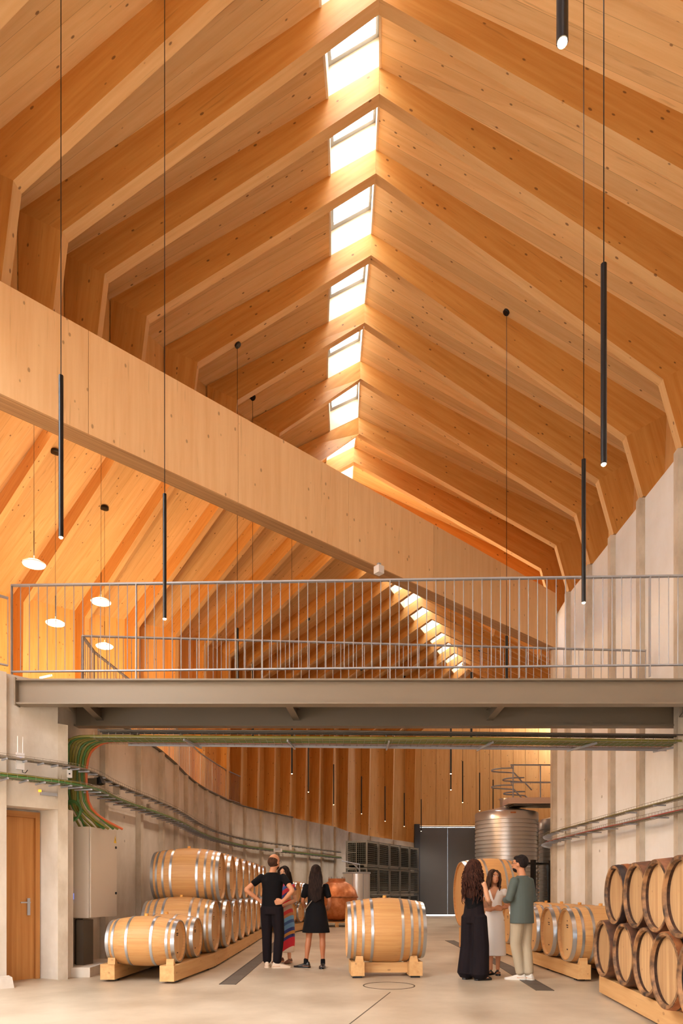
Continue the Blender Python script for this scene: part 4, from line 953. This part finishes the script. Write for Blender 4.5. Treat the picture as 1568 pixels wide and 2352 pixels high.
def fuse(mb, voxel=.009, it=5):
    me = mb.mesh('raw'); bm = bmesh.new(); bm.from_mesh(me); bmesh.ops.recalc_face_normals(bm, faces=bm.faces); bm.to_mesh(me); bm.free()
    o = bpy.data.objects.new('raw', me); C.objects.link(o)
    r = o.modifiers.new('r', 'REMESH'); r.mode = 'VOXEL'; r.voxel_size = voxel
    s = o.modifiers.new('s', 'SMOOTH'); s.factor = .5; s.iterations = it
    dg = bpy.context.evaluated_depsgraph_get(); dg.update()
    out = bpy.data.meshes.new_from_object(o.evaluated_get(dg)); bpy.data.objects.remove(o); bpy.data.meshes.remove(me)
    for p in out.polygons: p.use_smooth = True
    return out
def ell(mb, secs, n=20):
    """loft of horizontal ellipses: (x, y, z, rx, ry)"""
    vs = []; fs = []
    for x, y, z, rx, ry in secs:
        vs += [V(x+rx*math.cos(2*math.pi*j/n), y+ry*math.sin(2*math.pi*j/n), z) for j in range(n)]
    k = len(secs)
    for i in range(k-1):
        for j in range(n): fs.append((i*n+j, i*n+(j+1) % n, (i+1)*n+(j+1) % n, (i+1)*n+j))
    fs += [tuple(range(n-1, -1, -1)), tuple(range((k-1)*n, k*n))]
    return mb.add(vs, fs)
def ball(mb, c, r, sx=1, sy=1, sz=1, n=14):
    return ell(mb, [(c[0], c[1], c[2]-r*sz*math.cos(t), max(.002, r*sx*math.sin(t)), max(.002, r*sy*math.sin(t))) for t in [math.pi*i/10 for i in range(11)]], n)
def limb(mb, pts, rs, n=14):
    pts = [Vector(p) for p in pts]
    a = (pts[0]-pts[1]).normalized()*rs[0]*.5; b_ = (pts[-1]-pts[-2]).normalized()*rs[-1]*.5
    return mb.tube([pts[0]+a]+pts+[pts[-1]+b_], [rs[0]*.6]+list(rs)+[rs[-1]*.6], n)
def hand(mb, w, d, s, curl=.5):
    d = Vector(d).normalized(); s = Vector(s); s = (s-d*s.dot(d)).normalized(); nn = d.cross(s)
    limb(mb, [w-d*.01, w+d*.03], [.024, .026], 10)
    mb.box(w+d*.05, (.085, .076, .03), d, s, nn)
    for i, L in enumerate((.07, .08, .075, .058)):
        b0 = w+d*.085+s*(.029-.0195*i); q = b0; pts = [b0-d*.02, b0]
        for k_, f in enumerate((.45, .32, .23)):
            a = curl*(k_+.6); q = q+(d*math.cos(a)+nn*math.sin(a))*L*f; pts.append(q)
        limb(mb, pts, [.009, .0095, .009, .0085, .0075], 8)
    t0 = w+d*.02+s*.03
    limb(mb, [t0, t0+d*.03+s*.022+nn*.008, t0+d*.06+s*.026+nn*.018, t0+d*.08+s*.02+nn*.026], [.012, .0115, .0105, .009], 8)
def foot(mb, ank, d, L=.25, w_=.042, top=.085):
    d = Vector((d[0], d[1], 0)).normalized(); s = V(d.y, -d.x, 0); o = V(ank[0], ank[1], 0)
    secs = [(-.075, .028, .045), (-.06, .034, top), (.0, .037, top), (.05, .04, .075), (.11, w_+.003, .055), (.15, w_, .042), (L-.085, .03, .032), (L-.075, .012, .02)]
    vs = []; n = 12; fs = []
    for t, hw, hh in secs:
        for j in range(n):
            a = 2*math.pi*j/n; vs.append(o+d*t+s*hw*math.cos(a)+V(0, 0, max(.003, hh/2+hh/2*math.sin(a)*1.0)))
    k_ = len(secs)
    for i in range(k_-1):
        for j in range(n): fs.append((i*n+j, i*n+(j+1) % n, (i+1)*n+(j+1) % n, (i+1)*n+j))
    fs += [tuple(range(n-1, -1, -1)), tuple(range((k_-1)*n, k_*n))]
    mb.add(vs, fs)
def head_shape(mb, c, yaw=0, pitch=0):
    """skull, jaw, nose, ears in head space, turned by yaw and pitch"""
    h = MB(); ball(h, (0, -.012, .025), .1, .78, .98, 1.02, 18); ball(h, (0, .028, -.04), .07, .86, .86, 1.05, 16); ball(h, (0, .05, -.085), .032, 1, .8, .8)
    limb(h, [(0, .088, .018), (0, .104, -.02)], [.010, .015], 8); ball(h, (0, .082, .035), .03, 1.7, .55, .4); ball(h, (0, .078, -.06), .022, 1.2, .7, .6)
    for s in (-1, 1): ball(h, (s*.08, -.005, -.005), .028, .35, .7, 1.15)
    R = Matrix.Rotation(yaw, 3, 'Z') @ Matrix.Rotation(pitch, 3, 'X')
    mb.add([R @ p+Vector(c) for p in h.v], h.f); return R
def person(label, h, X, Z, face, J, skin, parts, yaw=0, pitch=0, shoes=True, fem=False, hands=None):
    """J: joints at 1.75 m, local +y is the way the body faces; parts: builders for clothing and hair"""
    k_ = h/1.75; r = empty('person', label, 'person', 'visitors talking in the cellar', loc=(X, Z, 0), rz=math.atan2(face[1], face[0])-math.pi/2)
    r.scale = (k_, k_, k_)
    D = dict(hipL=(-.09, 0, .92), hipR=(.09, 0, .92), knL=(-.1, .02, .5), knR=(.1, .02, .5), anL=(-.105, -.01, .085), anR=(.105, -.01, .085), toeL=(-.12, 1), toeR=(.12, 1), head=(0, .015, 1.625), neck=(0, -.015, 1.47),
             shL=(-.162, -.01, 1.405), shR=(.162, -.01, 1.405), elL=(-.24, -.03, 1.13), elR=(.24, -.03, 1.13), wrL=(-.25, .06, .89), wrR=(.25, .06, .89), hdL=(0, .2, -1), hdR=(0, .2, -1), thL=(.4, 1, 0), thR=(-.4, 1, 0))
    D.update(J); D = {a: Vector(b_).to_3d() for a, b_ in D.items()}
    mb = MB(); q = .92 if fem else 1
    hp = (D['hipL']+D['hipR'])/2; nk = D['neck']; dx = hp.x
    T = [(dx, 0, .84, .13, .09), (dx, 0, .95, .15, .1), (dx*.8, 0, 1.08, .125*q, .085), (dx*.5+nk.x*.4, 0, 1.22, .145*q, .1), (nk.x*.8, -.005, 1.34, .16*q, .1), (nk.x, -.01, 1.42, .14*q, .075), (nk.x, -.01, 1.46, .07, .055)]
    ell(mb, T, 22)
    limb(mb, [nk-V(0,0,.04), nk, D['head']-V(0, .01, .04)], [.06, .052*q, .05*q])
    for s in 'LR':
        limb(mb, [D['hip'+s], lerp(D['hip'+s], D['kn'+s], .5), D['kn'+s], lerp(D['kn'+s], D['an'+s], .3)+V(0,-.015,0), lerp(D['kn'+s], D['an'+s], .7), D['an'+s]], [.085, .07, .05, .052, .036, .032])
        foot(mb, D['an'+s], D['toe'+s], .21, .03, .05)
        limb(mb, [D['sh'+s], lerp(D['sh'+s], D['el'+s], .5), D['el'+s]], [.048*q, .043*q, .036*q]); limb(mb, [D['el'+s], lerp(D['el'+s], D['wr'+s], .35), D['wr'+s]], [.036*q, .038*q, .025*q])
        hand(mb, D['wr'+s], D['hd'+s], D['th'+s], .55)
    R = head_shape(mb, D['head'], yaw, pitch)
    body = link('body', fuse(mb, .0085, 3), skin, r)
    hc = D['head']
    for s in (-1, 1):
        e = MB(); ball(e, hc+R @ V(s*.032, .074, .012), .0125, 1.15, .7, .72, 10); put('eye', e, 'eye_white', r, True)
        e = MB(); ball(e, hc+R @ V(s*.032, .0815, .012), .0062, 1, .6, 1, 8); put('iris', e, 'eye_dark', r, True)
        e = MB(); limb(e, [hc+R @ V(s*.05, .074, .034), hc+R @ V(s*.033, .086, .041), hc+R @ V(s*.015, .087, .036)], [.0035, .005, .004], 6); put('eyebrow', e, 'hair_dark', r, True)
    e = MB(); ball(e, hc+R @ V(0, .09, -.062), .02, 1.0, .45, .42, 10); put('mouth', e, 'lips', r, True)
    global SIDES
    for nm, mt, fn in parts:
        for SIDES in ('L', 'R') if nm in PAIRS else ('LR',):
            mb = MB(); vx = fn(mb, D, R) or .009
            if vx < 0: put(PAIRS.get(nm, nm), mb, mt, r, True)
            else: link(PAIRS.get(nm, nm), fuse(mb, vx, 4), mt, r)
    return r
# clothing builders ------------------------------------------------
def trousers(w0=.1, w1=.075, zt_=1.04, hem=.1, flare=None):
    def f(mb, D, R):
        hx = (D['hipL'].x+D['hipR'].x)/2
        ell(mb, [(hx, 0, .82, .155, .115), (hx, 0, .93, .17, .122), (hx, 0, zt_, .145, .105)], 22)
        for s in 'LR':
            a = D['an'+s]; kn = D['kn'+s]; he = V(a.x, a.y, hem)
            if flare: limb(mb, [D['hip'+s], kn, he], [w0, (w0+flare)/2, flare])
            else: limb(mb, [D['hip'+s], lerp(D['hip'+s], kn, .5), kn, lerp(kn, he, .5), he], [w0, w0*.92, w1, w1*.95, w1*.85])
    return f
def top_(z0=.98, rx=.165, ry=.125, sleeve=.5, sr=.055, hemx=None, neck=1.455, q=1):
    def f(mb, D, R):
        nk = D['neck']; hx = (D['hipL'].x+D['hipR'].x)/2
        ell(mb, [(hx, 0, z0, hemx or rx, ry), (hx*.8, 0, (z0+1.2)/2, rx*.97, ry*.98), (nk.x*.5+hx*.4, 0, 1.22, rx*.98*q, ry), (nk.x*.8, -.005, 1.34, .178*q, .122), (nk.x, -.01, 1.42, .158*q, .095), (nk.x, -.012, neck+.012, .085, .07)], 24)
        for s in 'LR':
            sh, el, wr = D['sh'+s], D['el'+s], D['wr'+s]
            if sleeve <= 0: continue
            if sleeve < 1: limb(mb, [sh+V(0,0,.0), lerp(sh, el, sleeve)], [sr, sr-.004])
            else: limb(mb, [sh, lerp(sh, el, .5), el, lerp(el, wr, .5), lerp(el, wr, .92)], [sr+.002, sr-.002, sr-.006, sr-.008, sr-.016])
    return f
def shoes(L=.28, w_=.05, top=.1, sole=True):
    def f(mb, D, R):
        for s in SIDES: foot(mb, D['an'+s], D['toe'+s], L, w_, top)
    return f
def soles(L=.29, w_=.05):
    def f(mb, D, R):
        for s in SIDES:
            d = D['toe'+s].copy(); d.z = 0; d.normalize(); a = D['an'+s]; o = V(a.x, a.y, 0); sd = V(d.y, -d.x, 0)
            ring = [o+d*t+sd*hw for t, hw in ((-.082, .02), (-.06, .042), (.05, w_-.006), (.12, w_), (L-.09, .035), (L-.07, .01))]+[o+d*t-sd*hw for t, hw in ((L-.07, .01), (L-.09, .035), (.12, w_), (.05, w_-.006), (-.06, .042), (-.082, .02))]
            mb.prism(ring, [p+V(0, 0, .028) for p in ring])
        return -1
    return f
def skirt(secs):
    def f(mb, D, R): ell(mb, secs, 28)
    return f
def straight_hair(z_end, back=.06, wide=.095, front=False):
    def f(mb, D, R):
        c = D['head']; P = lambda x, y, z: c+R @ V(x, y, z)
        m2 = MB(); ball(m2, (0, -.026, .036), .11, .84, .95, 1.0, 18); mb.add([c+R @ p for p in m2.v], m2.f)
        for x in [i*wide/4 for i in range(-4, 5)]:
            limb(mb, [P(x*.8, -.075, .02), P(x, -.085, -.08), V(c.x+x*1.1, c.y-.1-back*.6, (c.z-.1+z_end)/2), V(c.x+x, c.y-.1-back, z_end+abs(x)*.6)], [.03, .034, .036, .018], 10)
        if front:
            for s in (-1, 1):
                for yy in (-.03, .0, .03):
                    limb(mb, [P(s*.03, .045+yy*.4, .112), P(s*.078, .035+yy, .05), P(s*.088, .025+yy, -.05), V(c.x+s*.095, c.y+.03+yy, z_end+.02)], [.014, .02, .022, .012], 8)
    return f
def curly_hair(mb, D, R):
    c = D['head']; rnd = random.Random(5); m2 = MB()
    ball(m2, (0, -.02, .02), .118, .95, 1.02, 1.02, 16); ball(m2, (0, -.07, -.16), .13, 1.15, .72, 1.35, 14); ball(m2, (.0, -.09, -.34), .1, 1.15, .6, 1.2, 14)
    mb.add([c+p for p in m2.v], m2.f)
    for i in range(150):
        a = rnd.uniform(-2.7, 2.7)-math.pi/2; x, y = math.cos(a), math.sin(a)
        z0 = rnd.uniform(-.05, .11); rr_ = .1*math.sqrt(max(.05, 1-(z0/.13)**2)); L = rnd.uniform(.22, .52); ph = rnd.uniform(0, 6); cr_ = rnd.uniform(.008, .014); pts = []
        for t in range(14):
            f = t/13; out = rr_+.055*math.sin(f*2.2)+(.0 if y < .3 else -.01)
            pts.append(c+V(x*out*1.08+cr_*math.cos(ph+t*1.5), y*out*.85-.03*f+cr_*math.sin(ph+t*1.5)-.02, z0-L*f))
        mb.tube(pts, [.011*(1-.55*t/13) for t in range(14)], 5)
    return -1
def short_hair(bald=False):
    def f(mb, D, R):
        c = D['head']; m2 = MB()
        if bald:
            ball(m2, (0, -.03, .006), .1, .84, .96, .93, 18)
        else:
            ball(m2, (0, -.03, .04), .107, .83, .92, .96, 18); ball(m2, (0, .03, .085), .06, 1.2, .9, .65)
        mb.add([c+R @ p for p in m2.v], m2.f)
    return f
def glasses(mb, D, R):
    c = D['head']
    for s in (-1, 1): mb.tube([c+R @ V(s*.033+.021*math.cos(t*.7), .093, .012+.017*math.sin(t*.7)) for t in range(10)], .002, 5); mb.tube([c+R @ V(s*.055, .09, .014), c+R @ V(s*.084, 0, .012)], .002, 5)
    return -1
def v_patch(mb, D, R):
    rows = [(1.43, .066, .094), (1.385, .05, .117), (1.34, .034, .127), (1.29, .018, .1265), (1.245, .002, .1245)]
    vs = []; fs = []
    for z, w_, y in rows: vs += [V(-w_, y-.004, z), V(0, y+.003, z), V(w_, y-.004, z), V(-w_, y-.03, z), V(0, y-.03, z), V(w_, y-.03, z)]
    for i in range(4):
        for a_, b_ in ((0, 1), (1, 2), (2, 5), (5, 4), (4, 3), (3, 0)): fs.append((i*6+a_, i*6+b_, i*6+6+b_, i*6+6+a_))
    mb.add(vs, fs); return -1
# man in the grey green shirt
person('man in a loose grey green shirt, beige trousers and white trainers, seen from behind', 1.735, 2.60, 9.5, (-.62, .78),
       dict(hipL=(-.075, 0, .92), hipR=(.1, 0, .92), knL=(-.05, .06, .5), anL=(.02, .03, .085), knR=(.1, .0, .5), anR=(.09, -.06, .085), toeL=(-.5, .8), toeR=(.1, 1), elL=(-.25, .02, 1.14), wrL=(-.1, .2, 1.12), hdL=(.9, .4, .1), thL=(0, 0, 1),
            elR=(.25, -.02, 1.13), wrR=(.13, .2, 1.06), hdR=(-.9, .5, .2), thR=(0, 0, 1), head=(-.01, .03, 1.625)), 'skin_tan',
       [('trousers', 'cloth_beige', trousers(.098, .078, 1.0)), ('shirt', 'cloth_greygreen', top_(.8, .188, .148, 1, .062, .198)), ('hair', 'hair_short', short_hair()), ('beard', 'hair_short', lambda mb, D, R: mb.add([D['head']+R @ p for p in ball(MB(), (0, .036, -.065), .064, .9, .8, .8).v], ball(MB(), (0, .036, -.065), .064, .9, .8, .8).f) and .009), ('glasses', 'black_metal', glasses), ('shoes', 'shoe_white', shoes()), ('soles', 'shoe_white', soles())], yaw=.35, pitch=.08)
# woman with curly hair
person('woman with long curly brown hair in a sleeveless black top and wide black trousers', 1.68, 1.95, 9.55, (.70, .72),
       dict(elR=(.21, .05, 1.16), wrR=(.1, .27, 1.1), hdR=(-.6, .8, .1), thR=(0, 0, 1), elL=(-.2, .06, 1.15), wrL=(-.02, .25, 1.08), hdL=(.8, .5, 0), thL=(0, 0, 1), toeL=(-.2, 1), toeR=(.45, 1), anL=(-.12, -.02, .085), anR=(.1, 0, .085)), 'skin_light',
       [('trousers', 'cloth_charcoal', trousers(.11, .1, 1.1, .085, .135)), ('top', 'cloth_black', top_(1.02, .148, .112, 0, q=.9, neck=1.42)), ('hair', 'hair_curly', curly_hair), ('sandals', 'leather_black', soles(.27, .046)), ('sandal_straps', 'leather_black', lambda mb, D, R: [foot(mb, D['an'+s]+V(0, .05, 0), D['toe'+s], .2, .045, .05) for s in SIDES] and .009)], fem=True, yaw=-.25, pitch=-.05)
# woman in the white dress
person('woman in a white v-neck midi dress and dark sandals, arms folded at her waist', 1.555, 2.37, 10.15, (-.28, -.96),
       dict(elL=(-.21, .0, 1.13), wrL=(.02, .19, 1.09), hdL=(.95, .15, .1), thL=(0, 0, 1), elR=(.22, 0, 1.13), wrR=(-.02, .2, 1.11), hdR=(-.95, .1, -.05), thR=(0, 0, 1), anL=(-.06, 0, .085), anR=(.05, .05, .085), knL=(-.07, .02, .5), knR=(.06, .03, .5), toeL=(-.1, 1), toeR=(.5, 1)), 'skin_tan',
       [('dress_skirt', 'cloth_white', skirt([(0, 0, .32, .2, .17), (0, 0, .5, .19, .165), (0, 0, .75, .18, .15), (0, 0, .93, .17, .13), (0, 0, 1.08, .132, .1)])),
        ('dress_top', 'cloth_white', top_(1.04, .142, .116, .3, .056, q=.94, neck=1.41)), ('v_neck', 'skin_tan', v_patch),
        ('hair', 'hair_brown', straight_hair(1.38, .0, .08, True)), ('sandals', 'leather_black', soles(.26, .044)), ('sandal_straps', 'leather_black', lambda mb, D, R: [limb(mb, [D['an'+s]+V(-.04, .06+dy, .0-.05), D['an'+s]+V(0, .06+dy, .0-.005-.2*dy), D['an'+s]+V(.04, .06+dy, -.05)], [.009]*3, 6) for s in SIDES for dy in (-.04, .0, .04)] and -1)], fem=True, yaw=.55, pitch=.15)
# man in black
person('tall man with thinning hair in a black t-shirt and dark trousers, hands on his hips', 1.835, -1.0, 11.05, (.22, .97),
       dict(elL=(-.40, -.1, 1.2), wrL=(-.2, -.03, 1.03), hdL=(.85, .35, -.35), thL=(0, .2, 1), elR=(.36, -.13, 1.19), wrR=(.19, -.1, 1.02), hdR=(-.9, -.1, -.15), thR=(0, -.2, 1), hipL=(-.1, 0, .92), hipR=(.07, 0, .92), anL=(-.09, .0, .085), anR=(.085, -.05, .085), toeL=(-.25, 1), toeR=(.75, .35), head=(.02, .03, 1.625)), 'skin_tan',
       [('trousers', 'cloth_charcoal', trousers(.1, .078, 1.03, .1)), ('t_shirt', 'cloth_black', top_(.93, .162, .12, .55, .058)), ('hair', 'hair_brown', short_hair(True)), ('beard', 'hair_brown', lambda mb, D, R: mb.add([D['head']+R @ p for p in ball(MB(), (0, .036, -.068), .064, .9, .82, .75).v], ball(MB(), (0, .036, -.068), .064, .9, .82, .75).f) and .009), ('glasses', 'black_metal', glasses), ('shoes', 'shoe_cream', shoes(.285, .05, .1)), ('soles', 'shoe_cream', soles())], yaw=-.45, pitch=-.08)
# woman in the striped dress
person('woman in a long diagonally striped dress, half hidden by the man in black', 1.66, -.86, 11.75, (-.55, -.83),
       dict(elL=(-.23, -.02, 1.14), wrL=(-.1, .2, 1.04), hdL=(.5, .8, .1), thL=(0, 0, 1), elR=(.22, 0, 1.13), wrR=(.05, .2, 1.05), hdR=(-.8, .4, 0), thR=(0, 0, 1), toeL=(-.2, 1), toeR=(.3, 1)), 'skin_light',
       [('dress', 'cloth_stripes', lambda mb, D, R: (ell(mb, [(0, 0, .2, .19, .15), (0, 0, .4, .205, .16), (0, 0, .7, .2, .155), (0, 0, .93, .175, .13), (0, 0, 1.08, .138, .105)], 26), top_(1.03, .142, .112, .6, .056, q=.92, neck=1.43)(mb, D, R)) and .009),
        ('hair', 'hair_dark', straight_hair(1.22, .02, .085, True)), ('shoes', 'leather_brown', shoes(.26, .046, .095))], fem=True, yaw=.2)
# woman in the short black dress
person('woman with long dark hair in a short black dress, seen from behind', 1.655, -.30, 11.05, (.05, 1),
       dict(knL=(-.125, .02, .5), anL=(-.17, -.02, .085), knR=(.11, .0, .5), anR=(.12, -.02, .085), toeL=(-.95, .35), toeR=(-.05, -1), elL=(-.23, .0, 1.14), wrL=(-.19, .18, 1.0), hdL=(.6, .7, 0), thL=(0, 0, 1), elR=(.235, .0, 1.14), wrR=(.2, .17, 1.0), hdR=(-.5, .8, 0), thR=(0, 0, 1)), 'skin_brown',
       [('dress', 'cloth_black', lambda mb, D, R: (ell(mb, [(0, 0, .6, .24, .18), (0, 0, .8, .205, .16), (0, 0, .95, .18, .135), (0, 0, 1.1, .145, .108)], 26), top_(1.05, .15, .115, .72, .058, q=.95, neck=1.44)(mb, D, R)) and .009),
        ('hair', 'hair_dark', straight_hair(1.12, .045, .085)), ('shoes', 'leather_black', shoes(.285, .054, .11)), ('soles', 'leather_black', soles(.3, .056)), ('socks', 'cloth_black', lambda mb, D, R: [limb(mb, [D['an'+s]+V(0,0,-.02), D['an'+s]+V(0,0,.06)], [.042, .04]) for s in SIDES] and .009),
        ('bag_strap', 'strap_grey', lambda mb, D, R: mb.tube([V(.13, -.1, 1.43), V(.1, -.13, 1.36), V(.02, -.135, 1.24), V(-.1, -.125, 1.1), V(-.2, -.06, .96)], .008, 6) and -1)], fem=True)
